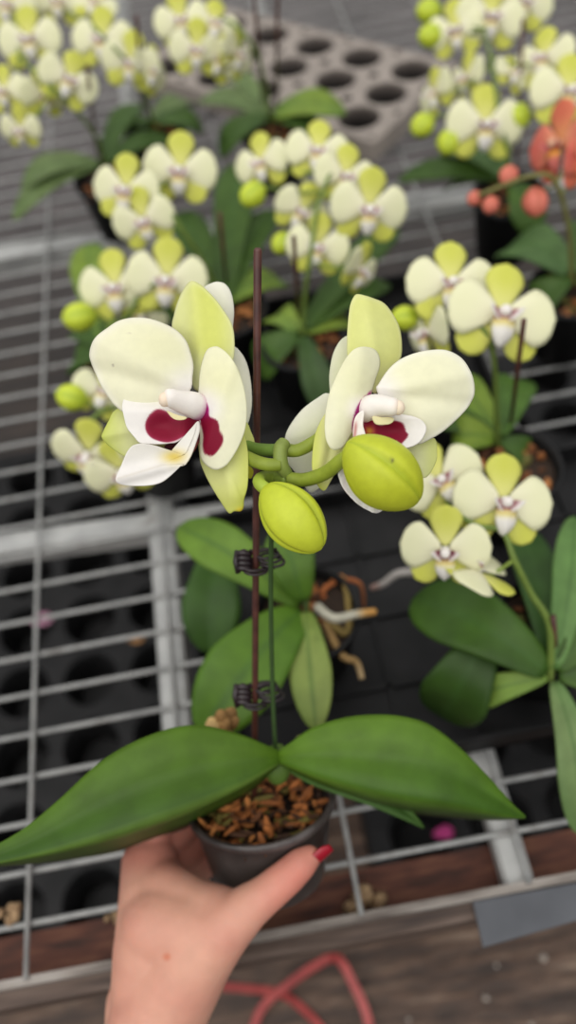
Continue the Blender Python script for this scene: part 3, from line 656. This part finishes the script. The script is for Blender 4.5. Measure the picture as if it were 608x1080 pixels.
petal_obj('sepal', F1, [(205, 410), (201, 385), (191, 362), (182, 346), (184, 332), (188, 318), (194.7, 304), (202, 296.6), (211, 300), (217.7, 305.6), (227.6, 316), (237.4, 329.5), (245, 343), (247.5, 360), (246, 380), (236, 398), (220, 412)], (215, 350),
          lambda x, y, s: -16 + 0.30 * (x - 215) - 0.08 * (400 - y) + 9 * (1 - s ** 2) + 3 * rdg(x, y, 212, 400, 204, 300, 8), Z1, dorsc)
def lsepc(x, y, s): return mix(mix((224, 226, 150), (208, 214, 92), sstep(500, 545, y) * 0.6 + sstep(240, 262, x) * 0.5), (236, 206, 50), sstep(532, 540, y) * sstep(246, 254, x))
petal_obj('sepal', F1, [(212, 455), (235, 450), (256, 458), (260.6, 470.7), (262, 487), (261.4, 512), (257.5, 527), (257, 535), (254, 539), (247.5, 539), (241.7, 541), (232.6, 528), (222.8, 512), (215.4, 497), (211, 482)], (240, 490),
          lambda x, y, s: -12 + 0.30 * (x - 212) + 7 * (1 - s ** 2) + 3 * rdg(x, y, 228, 450, 250, 540, 7) - 5 * sstep(520, 540, y), Z1, lsepc)
petal_obj('sepal', F1, [(150, 425), (123, 432), (115, 444), (108.5, 457), (108, 462), (115, 470), (131, 481), (145, 484), (165, 470), (185, 450), (180, 430)], (140, 455),
          lambda x, y, s: -14 + 0.05 * (150 - x) + 6 * (1 - s ** 2) + 3 * rdg(x, y, 108, 460, 190, 440, 7), Z1, lambda x, y, s: mix((226, 228, 168), (204, 212, 108), sstep(140, 110, x) * 0.8 + 0.3 * sstep(0.8, 1, s)))
# lip of the left flower: white side lobe with a maroon blotch, dark throat, keeled white mid lobe, yellow callus
mb = MB()
MAR_L = cr(p3([(175.7, 434), (166, 432), (158, 437.5), (153.5, 446), (154, 454.5), (159, 461.5), (167.5, 465.5), (177, 467), (186, 465), (193, 461), (200, 457), (206, 452), (211, 445), (207, 440), (198, 440), (187, 441.5), (181, 439.5)]), 4, True)
def lobec(x, y, s):
    sd = poly_sd(MAR_L, x, y); c = mix(WHITE, (238, 234, 214), 0.6 * math.exp(-(((x - 165) / 15) ** 2 + ((y - 420) / 10) ** 2)))
    m_ = mix(MAROON, (150, 26, 62), sstep(6, 0, sd)); m_ = mix(m_, (92, 4, 30), 0.5 * sstep(195, 210, x))
    return mix(c, m_, sstep(-0.9, 0.9, sd))
v, f, c = petal_rings([(205, 436), (195, 430), (185, 424), (171, 415), (156, 413.5), (139, 416), (131, 421), (129, 429), (130.5, 438), (134, 451), (141, 460), (148, 467.5), (157.5, 468.5), (169, 468.5), (179, 467.5), (187, 466), (199, 457.5), (207, 451), (212, 444)], (168, 444),
    lambda x, y, s: 19 + 0.03 * (200 - x) - 4 * (1 - s ** 2) - 6 * math.exp(-(((x - 172) / 16) ** 2 + ((y - 450) / 11) ** 2)) - 12 * sstep(190, 210, x) - 14 * sstep(436, 414, y), Z1, lobec, 26); mb.add(v, f, c)
v, f, c = petal_rings([(173, 471), (187, 464), (200, 456), (213, 444), (214, 452), (211, 464), (203, 478), (194, 477), (185, 475)], (195, 466), lambda x, y, s: 3 + 3 * s, Z1, lambda x, y, s: mix((74, 6, 26), (150, 70, 60), sstep(200, 208, x) * sstep(460, 470, y)), 10); mb.add(v, f, c)
def midc(x, y, s):
    c = mix(WHITE, (236, 232, 224), sstep(500, 470, y)); c = mix(c, (222, 196, 92), 0.95 * math.exp(-(((x - 184) / 12) ** 2 + ((y - 482) / 7) ** 2)))
    return mix(c, (216, 208, 196), 0.5 * rdg(x, y, 124, 505, 178, 489, 1.4) * sstep(180, 168, x))
v, f, c = petal_rings([(122, 507), (124, 500), (129.6, 487), (134.5, 476), (141, 469.5), (151, 468), (163, 470), (176, 474), (186, 477), (195, 479), (201, 468), (206, 456), (208.5, 445), (210.5, 446), (211, 454), (207, 467), (202, 480), (196, 490), (191, 491.5), (182, 500), (170.7, 508.6), (157.6, 512), (141, 512.5), (128, 511)], (168, 491),
    lambda x, y, s: 22 + 0.10 * (200 - x) + 6 * rdg(x, y, 122, 506, 190, 488, 7) - 4 * (1 - s ** 2), Z1, midc, 24); mb.add(v, f, c)
v, f = ball_vf(P(173.9, 421.5, Z1 - 0.0122), 0.0021, 14, 10, UPV, 1.2); mb.add(v, f, (248, 230, 208))
v, f, c = petal_rings([(176, 433), (183, 436), (190, 438.5), (197, 440), (195, 442.5), (187, 443), (181, 440)], (187, 440), lambda x, y, s: 29, Z1, lambda x, y, s: (236, 226, 176), 6); mb.add(v, f, c)
mb.build('lip', 'petal', F1, solid=0.0006)
# ---- bloom behind the left flower, facing away
ZB = 0.333
F3 = mk('flower', *tube_vf([P(248, 462, 0.336), P(242, 420, 0.338), P(236, 400, 0.345)], [0.0028, 0.004, 0.003], 12), 'petal', hero, cols=[(206, 210, 120)] * 36)
bc = lambda x, y, s: mix((238, 236, 222), (228, 230, 190), 0.6 * (1 - s))
petal_obj('petal', F3, [(215, 400), (210, 340), (213, 308), (224, 298.6), (234, 298), (240.7, 303), (245, 313), (246.8, 328), (245.5, 345), (243, 365), (238, 400)], (230, 345), lambda x, y, s: -2 + 6 * (1 - s ** 2), ZB, bc)
petal_obj('petal', F3, [(232, 470), (228, 420), (234, 380), (246, 366), (255, 373), (261, 385), (264.5, 402), (265.8, 424), (264, 438), (260.6, 449), (252, 468)], (247, 420), lambda x, y, s: 2 + 6 * (1 - s ** 2), ZB, bc)
petal_obj('sepal', F3, [(245, 440), (259, 444), (264.5, 455), (268, 464), (270, 478), (267, 486), (258, 482), (246, 470)], (257, 464), lambda x, y, s: 4 + 4 * (1 - s ** 2), ZB, lambda x, y, s: (216, 220, 130))
petal_obj('sepal', F3, [(250, 480), (262, 490), (267, 495), (267, 501), (264, 505), (258, 500), (250, 492)], (259, 494), lambda x, y, s: 2, ZB, lambda x, y, s: (214, 210, 60), 8)
# ---- right flower
Z2 = 0.314
cv, cf_ = tube_vf(cr([P(382, 440, Z2 + 0.004), P(390, 431, Z2 - 0.004), P(401, 428, Z2 - 0.008), P(413, 429, Z2 - 0.0115), P(421.5, 430, Z2 - 0.0125)], 6), [COLR(i) for i in range(25)], 20, flat=0.95)
F2 = mk('flower', cv, cf_, 'petal', hero, [mix(mix(MAGENTA, PINKW, sstep(1, 6, i // 20)), (242, 208, 168), 0.35 * sstep(19, 23, i // 20) * (1 if (i % 20) in (2,3,4,5,6,7,8) else 0.4)) for i in range(len(cv))])
def r2c(x, y, s):
    c = mix(CREAM, (235, 233, 196), 0.6 * math.exp(-(((x - 450) / 36) ** 2 + ((y - 395) / 24) ** 2)))
    c = mix(c, (242, 240, 234), sstep(0.82, 1, s) * 0.5); return mix(WHITE, c, sstep(6, 36, math.hypot(x - 400, y - 418)))
petal_obj('petal', F2, [(398, 412), (400, 405), (410, 390), (423, 379), (442, 371.6), (461, 369), (474, 370.5), (487, 378), (495.5, 390), (500, 402.6), (500.5, 415), (497, 424), (491, 433), (478, 446), (466, 456), (452, 464), (440, 468), (425, 455), (410, 440)], (450, 415),
          lambda x, y, s: 5 + 0.02 * (x - 400) + 12 * (1 - s ** 2) + 4 * rdg(x, y, 398, 412, 490, 395, 11) - 3 * rdg(x, y, 398, 415, 486, 425, 9), Z2, r2c, 26)
MAG2 = cr(p3([(373.5, 437), (378, 425.7), (383, 420), (390, 414), (396, 420), (396, 438), (392, 452), (384, 458), (376, 462), (371, 452)]), 4, True)
def l2c(x, y, s):
    c = mix(CREAM, (233, 231, 188), 0.7 * math.exp(-(((x - 372) / 26) ** 2 + ((y - 395) / 34) ** 2))); c = mix(PINKW, c, sstep(2, 22, math.hypot(x - 380, y - 432)))
    return mix(c, MAGENTA, sstep(-0.8, 1, poly_sd(MAG2, x, y)))
petal_obj('petal', F2, [(392, 414), (396, 400), (400.5, 386), (399.6, 375), (394, 368), (383, 365.8), (374, 368.5), (366, 377), (358, 391), (351, 406.6), (347, 418), (344, 434), (343, 452), (345, 466), (350.7, 474), (358.6, 473.5), (364, 468), (370, 458), (375, 452), (386, 440)], (368, 420),
          lambda x, y, s: 2 + 0.62 * (392 - x) - 0.004 * (392 - x) ** 2 + 9 * (1 - s ** 2) + 2.5 * rdg(x, y, 372, 460, 382, 375, 8), Z2, l2c, 26)
petal_obj('sepal', F2, [(395, 415), (382, 400), (368, 380), (366.5, 357), (367.5, 339), (369.5, 323), (373, 314), (377, 310.6), (385, 312), (394, 315), (405.7, 320.5), (416, 334), (421.7, 347), (424, 364), (422, 380), (411, 394), (402, 408)], (396, 355),
          lambda x, y, s: -16 + 0.28 * (392 - x) - 0.08 * (400 - y) + 9 * (1 - s ** 2) + 3 * rdg(x, y, 397, 400, 388, 318, 9), Z2,
          lambda x, y, s: mix(mix((226, 228, 150), (222, 224, 140), s), (232, 232, 180), 0.5 * sstep(0.85, 1, s) + 0.6 * sstep(375, 405, y)))
petal_obj('sepal', F2, [(372, 455), (350, 435), (343, 437), (335, 452), (331, 469), (329.5, 493), (334, 510), (342, 517.6), (348, 509), (354, 498), (366, 476)], (347, 475),
          lambda x, y, s: -10 + 0.15 * (372 - x) + 6 * (1 - s ** 2) - 4 * rdg(x, y, 356, 440, 340, 512, 5), Z2, lambda x, y, s: mix((228, 228, 158), (208, 214, 98), sstep(345, 332, x) * 0.7 + sstep(505, 517, y) * 0.6))
petal_obj('sepal', F2, [(425, 450), (446, 462), (459, 463), (461, 478), (460, 487), (453, 500), (446, 504), (430, 500), (415, 470)], (440, 480),
          lambda x, y, s: -12 + 0.05 * (x - 425) + 6 * (1 - s ** 2), Z2, lambda x, y, s: mix((228, 230, 176), (212, 218, 118), sstep(440, 460, x) * 0.6))
mb = MB()
MAR2 = cr(p3([(414, 443.5), (425, 446), (428.5, 455), (431, 459), (427, 465), (418, 472), (400, 470), (388, 462), (381, 456), (382, 447), (388, 440), (394, 440), (397, 447), (405, 448)]), 4, True)
def lob2(x, y, s):
    sd = poly_sd(MAR2, x, y); c = mix(WHITE, MAROON, sstep(-0.9, 0.9, sd)); return mix(c, (226, 176, 60), 0.9 * math.exp(-(((x - 390.5) / 4.5) ** 2 + ((y - 454.5) / 4.5) ** 2)))
v, f, c = petal_rings([(382, 440), (394, 434), (410, 436), (425, 437.5), (438, 440), (446, 444), (450, 451), (448, 459), (443, 466), (435, 471), (420, 474), (402, 472), (388, 465), (381, 456)], (412, 455),
    lambda x, y, s: 19 + 0.03 * (x - 392) - 4 * (1 - s ** 2) - 5 * math.exp(-(((x - 412) / 16) ** 2 + ((y - 455) / 10) ** 2)) - 10 * sstep(396, 384, x) - 6 * sstep(442, 434, y), Z2, lob2, 24); mb.add(v, f, c)
v, f, c = petal_rings([(384, 433), (376, 438.5), (373, 450), (373.5, 463), (382, 463), (385.5, 458), (383, 448)], (379, 450), lambda x, y, s: 27 + 2 * s, Z2, lambda x, y, s: mix(PINKW, (206, 130, 130), 0.8 * rdg(x, y, 376, 438, 374, 463, 1.6) * sstep(442, 450, y)), 10); mb.add(v, f, c)
v, f, c = petal_rings([(362, 488), (358, 494), (357.5, 503), (363, 516), (375.7, 530), (386, 537), (395, 541), (402, 539.5), (408, 533), (420, 515), (425, 495), (410, 480), (385, 478)], (392, 505),
    lambda x, y, s: 24 + 4 * rdg(x, y, 395, 541, 392, 470, 8) - 5 * (1 - s ** 2) + 2 * sstep(0.88, 1, s) * sin(x * 0.5 + y * 0.5), Z2, lambda x, y, s: mix(WHITE, (232, 216, 220), 0.5 * rdg(x, y, 362, 490, 364, 514, 2)), 20); mb.add(v, f, c)
v, f = ball_vf(P(420.8, 430, Z2 - 0.0122), 0.0021, 14, 10, UPV, 1.2); mb.add(v, f, (248, 232, 210))
v, f, c = petal_rings([(393, 439), (403, 440), (413, 440), (416, 443), (412, 447), (404, 448), (396, 447)], (404, 444), lambda x, y, s: 26, Z2, lambda x, y, s: (236, 228, 180), 6); mb.add(v, f, c)
mb.build('lip', 'petal', F2, solid=0.0006)
# ---- bloom behind the right flower, facing away
F4 = mk('flower', *tube_vf([P(335, 466, 0.332), P(345, 440, 0.335), P(350, 425, 0.342)], [0.0028, 0.004, 0.003], 12), 'petal', hero, cols=[(206, 210, 120)] * 36)
petal_obj('petal', F4, [(395, 450), (375, 355), (366, 354.5), (358, 361), (351.5, 374), (348.3, 391), (348, 407), (352, 440), (370, 460)], (366, 405), lambda x, y, s: 6 * (1 - s ** 2), 0.332, lambda x, y, s: mix((232, 232, 206), (226, 228, 180), 1 - s))
petal_obj('petal', F4, [(360, 430), (346.7, 415), (335, 420), (319, 432), (307, 447.5), (301.5, 459), (300.5, 472), (301, 485), (309, 495), (318, 508), (326, 518), (332, 518), (345, 505), (360, 470)], (328, 465), lambda x, y, s: 5 * (1 - s ** 2) - 4 * rdg(x, y, 301, 475, 360, 455, 9), 0.332, lambda x, y, s: mix((236, 235, 220), (226, 228, 192), 1 - s))
# ---- leaves
def strip_leaf(top, bot, zf, ca, cb, nS=40, nT=16, roll=0.0, under=0.86):
    """leaf between its two measured margins; zf(s) distance along it; the lower margin rolls under"""
    A = cr(p3(top), 10); B = cr(p3(bot), 10); v, f, c = [], [], []
    def at(l, s):
        k = s * (len(l) - 1); i = min(int(k), len(l) - 2); return l[i].lerp(l[i + 1], k - i)
    for i in range(nS + 1):
        s = i / nS; a, b_ = at(A, s), at(B, s); W = (b_ - a).length
        for j in range(nT + 1):
            t = j / nT; q = a.lerp(b_, t)
            d = 0.09 * W * math.exp(-((t - 0.47) / 0.16) ** 2) - 0.06 * W * sin(pi * t)                # midrib groove
            d += roll * W * max(0, (t - under) / (1 - under)) ** 1.5                                       # margin turned under
            d += W * 0.55 * (0.5 - t) * 0.75                                                             # far half further off
            z = zf(s); v.append(P(q.x, q.y, z + d * z / FPX))
            vein = 0.5 + 0.5 * sin(t * 70)
            k = mix(mix(ca, cb, 0.5 + 0.5 * sin(2.2 * s + 2.6 * t + 0.6)), (48, 74, 26), 0.35 * math.exp(-((t - 0.47) / 0.03) ** 2) + 0.05 * vein)
            c.append(mix(k, (140, 160, 90), 0.5 * math.exp(-((t - under) / 0.015) ** 2)))
    for i in range(nS):
        for j in range(nT):
            a = i * (nT + 1) + j; f.append((a, a + nT + 1, a + nT + 2, a + 1))
    return v, f, c
GA, GB = (46, 76, 14), (76, 106, 24)
v, f, c = strip_leaf([(296, 793), (280, 786), (250, 774), (205, 765), (160, 775), (110, 801), (60, 846), (20, 878), (-30, 905), (-42, 912)],
                     [(296, 806), (286, 815), (258, 838), (205, 868), (160, 886), (115, 899), (60, 907), (20, 911), (-20, 914), (-42, 915)],
                     lambda s: 0.404 - 0.030 * s - 0.022 * sin(pi * s), GA, GB, roll=1.7, under=0.82)
mk('leaf', v, f, 'leaf', hero, c, solid=0.0013)
v, f, c = strip_leaf([(288, 797), (305, 785), (330, 768), (365, 757), (400, 754), (430, 757), (455, 766), (485, 789), (515, 820), (540, 848), (554, 861)],
                     [(288, 802), (308, 812), (340, 828), (375, 842), (410, 852), (445, 858), (475, 861), (500, 863), (525, 864), (542, 863), (554, 862)],
                     lambda s: 0.404 - 0.012 * s - 0.020 * sin(pi * s), (54, 86, 16), (82, 114, 26), roll=1.5)
mk('leaf', v, f, 'leaf', hero, c, solid=0.0013)
v, f, c = strip_leaf([(300, 806), (325, 812), (350, 816), (390, 825), (425, 845), (447, 872)], [(302, 812), (325, 826), (350, 836), (385, 848), (420, 862), (447, 874)], lambda s: 0.412 + 0.012 * s, (60, 92, 36), (80, 112, 44))
mk('leaf', v, f, 'leaf', hero, c, solid=0.0013)
v, f = ball_vf(P(293, 806, 0.414), 0.0075, 14, 10, UPV, 1.4)
mk('crown', v, f, 'leaf', hero, [(86, 112, 46)] * len(v))
# dried sheath and little roots at the base
mb = MB(); random.seed(3)
for k in range(9):
    q = P(237 + random.uniform(-12, 12), 762 + random.uniform(-8, 10), 0.425 + random.uniform(-0.004, 0.004)); mb.add(*ball_vf(q, random.uniform(0.0025, 0.0045), 8, 6, (random.random(), random.random(), 1), 1.5), (random.choice([(170, 136, 84), (190, 158, 104), (140, 104, 60)])))
v, f = tube_vf(cr([P(236, 768, 0.425), P(250, 790, 0.424), P(268, 815, 0.426)], 5), 0.0035, 8); mb.add(v, f, (120, 92, 56))
mb.build('dried_sheath', 'bark', hero)
v, f = tube_vf(cr([P(300, 812, 0.416), P(310, 800, 0.425), P(318, 780, 0.428), (P(330, 790, 0.43)), P(338, 812, 0.432)], 6), 0.0026, 8); mk('aerial_root', v, f, 'root', hero, [(150, 150, 92)] * len(v))
# clips: coiled spring jaws and finger grips of dark plastic
def clip(y, zoff):
    c0 = STK(y); mb = MB(); px = depth(c0) / FPX
    def L(x, yy, z): return c0 + RGT * (x * px) - UPV * (yy * px) - FWD * (z * px)
    for k in range(5):                                             # ring loops round stem and stake
        cx, cy, r_ = (16 + 3 * k if k < 3 else -4 + 2 * k, -8 + 4.2 * k, 9.5)
        mb.add(*tube_vf([L(cx - 4 + r_ * 1.25 * cos(a), cy + r_ * 0.5 * sin(a), 5 + 6 * sin(a)) for a in [2 * pi * i / 20 for i in range(21)]], 1.7 * px, 7))
    for k in range(4):                                             # ribbed grip on the left
        mb.add(*tube_vf([L(-4, -7 + 5 * k, 6), L(-12, -10 + 5.5 * k, 8), L(-20, -8 + 5 * k, 7)], [2.8 * px, 3.8 * px, 3.0 * px], 8))
    mb.add(*tube_vf([L(-19, -12, 7), L(-21, 0, 8), L(-18, 12, 7)], 3.0 * px, 8))
    mb.add(*tube_vf([L(-6, -12, 5), L(0, -9, 8), L(8, -12, 7), L(22, -13, 4)], 1.8 * px, 8))
    mb.add(*tube_vf([L(-6, 12, 5), L(0, 10, 8), L(8, 9, 7), L(20, 6, 4)], 1.8 * px, 8))
    mb.build('clip', 'clip', hero)
clip(592, 0); clip(732, 0)
# ================================================================== the hand
def pot_pt(ang, hgt, rad):
    """point round the pot: ang 0 faces the camera, positive to the right (degrees)"""
    n0 = (-FWD - POT_AX * (-FWD).dot(POT_AX)).normalized(); s0 = POT_AX.cross(n0)
    if s0.dot(RGT) < 0: s0 = -s0
    a = math.radians(ang); return POT_B + POT_AX * hgt + (n0 * cos(a) + s0 * sin(a)) * rad
def pot_r(h): return RB + (RT - RB) * max(0, min(1, h / POT_H)) + 0.0022
caps = []
def chain(pts):                                                     # [(Vector, radius)]
    for (a, ra), (b_, rb) in zip(pts, pts[1:]): caps.append((a, ra, b_, rb))
pxr = lambda r, z: r * z / FPX
wrist = P(165, 1082, 0.402); elbow = P(60, 1500, 0.40)
chain([(elbow, 0.034), (P(135, 1230, 0.395), 0.031), (P(158, 1120, 0.40), 0.0262), (wrist, 0.0245)])
chain([(P(150, 1120, 0.415), 0.020), (P(150, 1060, 0.42), 0.019)])
# thumb
th_tip = pot_pt(38, 0.046, pot_r(0.046) + 0.0068)
chain([(P(178, 1050, 0.405), pxr(50, .405)), (P(205, 1010, 0.400), pxr(42, .40)), (P(232, 982, 0.396), pxr(33, .396)), (P(262, 957, 0.394), pxr(24, .394)), (P(280, 944, 0.394), pxr(20.5, .394)), (P(303, 925, 0.396), pxr(19, .396)), (P(318, 911, 0.398), pxr(17, .398)), (P(327, 904, 0.399), pxr(13, .399))])
# back of the hand and web
chain([(P(160, 1060, 0.410), pxr(44, .41)), (P(165, 1000, 0.412), pxr(46, .41)), (P(162, 945, 0.421), pxr(37, .418)), (P(158, 912, 0.431), pxr(31, .424))])
chain([(P(170, 975, 0.410), pxr(44, .41)), (P(215, 985, 0.402), pxr(43, .40)), (P(240, 970, 0.398), pxr(31, .398))])
chain([(P(172, 938, 0.418), pxr(30, .418)), (P(205, 957, 0.408), pxr(29, .408)), (P(235, 963, 0.400), pxr(27, .4))])
fing = [(0.040, (157, 905, 0.436), 0.0098, 1.0), (0.024, (150, 925, 0.448), 0.0100, 1.08), (0.008, (150, 950, 0.462), 0.0095, 1.0), (-0.007, (155, 985, 0.468), 0.0086, 0.8)]
nails = []
for hgt, kn, r0, ln in fing:
    k0 = P(*kn); r = pot_r(hgt) + 0.0085
    pts = [(P(158, 1040, 0.425), 0.013), (k0, r0 * 1.18), (pot_pt(-92, hgt, r + 0.012), r0), (pot_pt(-128, hgt, r + 0.002), r0 * 0.92), (pot_pt(-128 - 34 * ln, hgt, r), r0 * 0.85), (pot_pt(-128 - 56 * ln, hgt, r - 0.001), r0 * 0.70)]
    chain(pts); nails.append((pts[-2][0], pts[-1][0], hgt, r0))
mb = MB()
for a, ra, b_, rb in caps:
    ax = (b_ - a); L = ax.length; d = ax.normalized(); o_ = d.orthogonal().normalized(); q = d.cross(o_); pts, rr = [], []
    for i in range(7):
        ph = pi / 2 * (1 - i / 6); pts.append(a - d * ra * sin(ph)); rr.append(max(ra * cos(ph), 1e-4))
    for i in range(7):
        ph = pi / 2 * i / 6; pts.append(b_ + d * rb * sin(ph)); rr.append(max(rb * cos(ph), 1e-4))
    v, f = [], []
    for p_, r_ in zip(pts, rr):
        for k in range(20): v.append(p_ + (o_ * cos(pi * k / 10) + q * sin(pi * k / 10)) * r_)
    for i in range(13):
        for k in range(20): f.append((i * 20 + k, i * 20 + (k + 1) % 20, (i + 1) * 20 + (k + 1) % 20, (i + 1) * 20 + k))
    f.append(tuple(range(20))[::-1]); f.append(tuple(range(260, 280))); mb.add(v, f)
tmp = mk('person_form', mb.v, mb.f, 'skin')
md = tmp.modifiers.new('r', 'REMESH'); md.mode = 'VOXEL'; md.voxel_size = 0.0014; md.use_smooth_shade = True
md = tmp.modifiers.new('s', 'SMOOTH'); md.factor = 0.5; md.iterations = 14
dg = bpy.context.evaluated_depsgraph_get(); me = bpy.data.meshes.new_from_object(tmp.evaluated_get(dg))
vs = [v.co.copy() for v in me.vertices]; fs = [tuple(p.vertices) for p in me.polygons]
bpy.data.objects.remove(tmp)
def skinc(p):
    z = depth(p); x = 304 + (p - CAM).dot(RGT) / z * FPX; y = 540 - (p - CAM).dot(UPV) / z * FPX
    c = mix((207, 156, 134), (197, 138, 120), 0.5 + 0.5 * noise.noise(p * 60))
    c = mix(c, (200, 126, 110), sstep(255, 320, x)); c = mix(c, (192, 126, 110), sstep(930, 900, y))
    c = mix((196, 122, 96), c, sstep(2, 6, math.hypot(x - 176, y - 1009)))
    return c
person = mk('person', vs, fs, 'skin', None, [skinc(p) for p in vs], origin=tuple(wrist))
tag(person, 'bare left hand and forearm with red thumbnail gripping the pot of the held orchid', 'person')
def nail(c, along, out, w, l):
    along = along.normalized(); out = (out - along * out.dot(along)).normalized(); sd = along.cross(out); v, f = [], []
    for i in range(9):
        s = i / 8; ww = w * (1 - 0.35 * max(0, s - 0.7) / 0.3) * (0.85 + 0.15 * min(1, s / 0.3))
        for j in range(9):
            t = j / 8 * 2 - 1; v.append(c + along * (l * (s - 0.4)) + sd * (ww * sin(t * 1.15)) + out * (ww * (cos(t * 1.15) - 1) * 0.9))
    for i in range(8):
        for j in range(8): a = i * 9 + j; f.append((a, a + 1, a + 10, a + 9))
    mk('fingernail', v, f, 'nail', person, solid=0.0007)
tt = P(327, 904, 0.399); td = (tt - P(303, 925, 0.396))
nail(tt + RGT * 0.0048 - UPV * 0.0012 - FWD * 0.0022 + td.normalized() * 0.0006, td, RGT * 1.0 - UPV * 0.25 - FWD * 0.55, 0.0058, 0.0135)
for a, b_, hgt, r0 in nails:
    n_ = b_ - (POT_B + POT_AX * hgt); n_ -= POT_AX * n_.dot(POT_AX)
    nail(b_ + n_.normalized() * r0 * 0.72, b_ - a, n_, 0.0046, 0.010)
# ================================================================== ground and bench odds and ends
mb = MB()
q = [PH(*p) for p in ((262, 1105, -0.3445), (276, 1064, -0.343), (305, 1038, -0.339), (332, 1019, -0.336), (356, 1011, -0.334), (374, 1040, -0.338), (388, 1074, -0.343), (392, 1110, -0.3445))]
def ribbon(pts, w):
    pts = cr(pts, 8); v, f = [], []
    for i, p_ in enumerate(pts):
        d = (pts[min(i + 1, len(pts) - 1)] - pts[max(i - 1, 0)]).normalized(); s = d.cross(Vector((0, 0.25, 1))).normalized(); u = s.cross(d)
        v += [p_ - s * w + u * 0.0006, p_ + s * w + u * 0.0006, p_ + s * w - u * 0.0006, p_ - s * w - u * 0.0006]
    for i in range(len(pts) - 1):
        for k in range(4): f.append((4 * i + k, 4 * i + (k + 1) % 4, 4 * i + 4 + (k + 1) % 4, 4 * i + 4 + k))
    f += [(0, 1, 2, 3), tuple(len(v) - 1 - k for k in range(4))]
    mb.add(v, f)
ribbon(q, 0.0040)
ribbon([PH(*p) for p in ((225, 1040, -0.3455), (262, 1043, -0.3455), (298, 1049, -0.3455), (328, 1072, -0.3455), (350, 1100, -0.3455))], 0.0036)
tag(mb.build('plastic_strap', 'strap', None, smooth=False, origin=tuple(PH(330, 1040, -0.35))), 'loop of red plastic strap lying on the brown ground below the thumb', 'strap')
cs = [PH(x, y, 0.0005) for x, y in ((499, 950), (660, 922), (660, 956), (510, 999))]
for p_ in cs: p_.y = min(p_.y, WY0 - 0.0035)
v = cs + [p_ - Vector((0, 0, 0.004)) for p_ in cs]
tag(mk('flat_plate', v, [(0, 1, 2, 3), (7, 6, 5, 4), (0, 4, 5, 1), (1, 5, 6, 2), (2, 6, 7, 3), (3, 7, 4, 0)], 'slate', None, smooth=False, origin=tuple(v[7])), 'slate-grey flat plate lying on the front board of the bench at its right end', 'plate')
mb = MB(); random.seed(11)
for k in range(70):
    x_, y_ = random.uniform(-0.45, 0.5), random.uniform(-0.12, 0.062); r_ = random.choice([0.002, 0.003, 0.003, 0.004, 0.006])
    mb.add(*ball_vf((x_, y_, r_ * 0.5), r_, 7, 5, (random.random(), random.random(), 1), random.uniform(0.6, 1.0)))
tag(mb.build('litter', 'litter', None, origin=(0, 0, 0)), 'pale grit and plant litter scattered on the brown ground before the bench', 'litter', None, 'stuff')
def clump(name, p, r, mat, label, cat, group=None, n=7):
    mb = MB()
    for k in range(n): mb.add(*ball_vf(p + Vector((random.uniform(-r, r), random.uniform(-r, r) * 0.7, random.uniform(0, r * 0.5) + r * 0.3)), r * random.uniform(0.35, 0.6), 8, 6, (random.random(), random.random(), 0.4), 1.3))
    tag(mb.build(name, mat, None, origin=tuple(p)), label, cat, group)
for (x, y, s, lab) in ((110, 961, 0.0055, 'tan moss clump on the bench wire just left of the wrist'), (14, 966, 0.006, 'tan moss clump on the bench edge at the far left'), (385, 952, 0.010, 'tan moss clump on the bench edge right of the thumbnail'), (560, 926, 0.011, 'tan moss clump on the bench edge near the slate-grey plate')):
    p_ = PH(x, y, 0.0); p_.z = BENCH - 0.0235 if p_.y < WY0 + 0.031 else BENCH + 0.001
    clump('moss_clump', p_, s, 'moss', lab, 'moss')
def fallen(x, y, h, col, label, size=0.014):
    mt = mat_noise('fallen_petal', [(0.3, col), (0.7, tuple(min(255, c + 20) for c in col))], 60, 0.5)
    p_ = PH(x, y, h); v, f, c = leaf_vf(p_ - Vector((size, 0, -0.002)), p_ + Vector((size, 0, 0.002)), size * 1.3, 0.002, (0, 0, 1), nL=10, nW=6)
    tag(mk('fallen_petal', v, f, mt, None, solid=0.0006, origin=tuple(p_)), label, 'petal')
fallen(45, 655, -0.296, (168, 112, 138), 'pale pink fallen petal on the black tray under the left wires', 0.013)
fallen(468, 879, -0.296, (150, 30, 96), 'magenta fallen petal under the wires below the right leaf', 0.010)
fallen(145, 676, -0.296, (150, 104, 54), 'small tan fallen petal on the black tray left of the steel rail', 0.008)
# ================================================================== light
w = bpy.data.worlds.new('sky'); scn.world = w; w.use_nodes = True; nt = w.node_tree; bg = nt.nodes['Background']
tc = N(nt, 'ShaderNodeTexCoord'); sx = N(nt, 'ShaderNodeSeparateXYZ'); nt.links.new(tc.outputs['Generated'], sx.inputs[0])
rp = ramp(nt, [(0.0, (60, 58, 55)), (0.5, (112, 113, 113)), (0.72, (224, 226, 227)), (0.9, (255, 255, 255))])
mr = N(nt, 'ShaderNodeMapRange'); mr.inputs['From Min'].default_value = -1; mr.inputs['From Max'].default_value = 1
nt.links.new(sx.outputs['Z'], mr.inputs['Value']); nt.links.new(mr.outputs['Result'], rp.inputs['Fac']); nt.links.new(rp.outputs['Color'], bg.inputs['Color'])
bg.inputs['Strength'].default_value = 0.85
sd = bpy.data.lights.new('sun', 'SUN'); sd.energy = 1.25; sd.angle = math.radians(75); sd.color = (1.0, 0.97, 0.90)
so = bpy.data.objects.new('sun', sd); COL.objects.link(so); so.location = (-1, -0.5, 4); so.rotation_euler = (math.radians(18), math.radians(-14), 0)
vs_ = scn.view_settings; vs_.view_transform = 'Standard'; vs_.look = 'None'; vs_.gamma = 1.0; vs_.exposure = 0.30; vs_.use_curve_mapping = False
scn.cycles.use_denoising = True
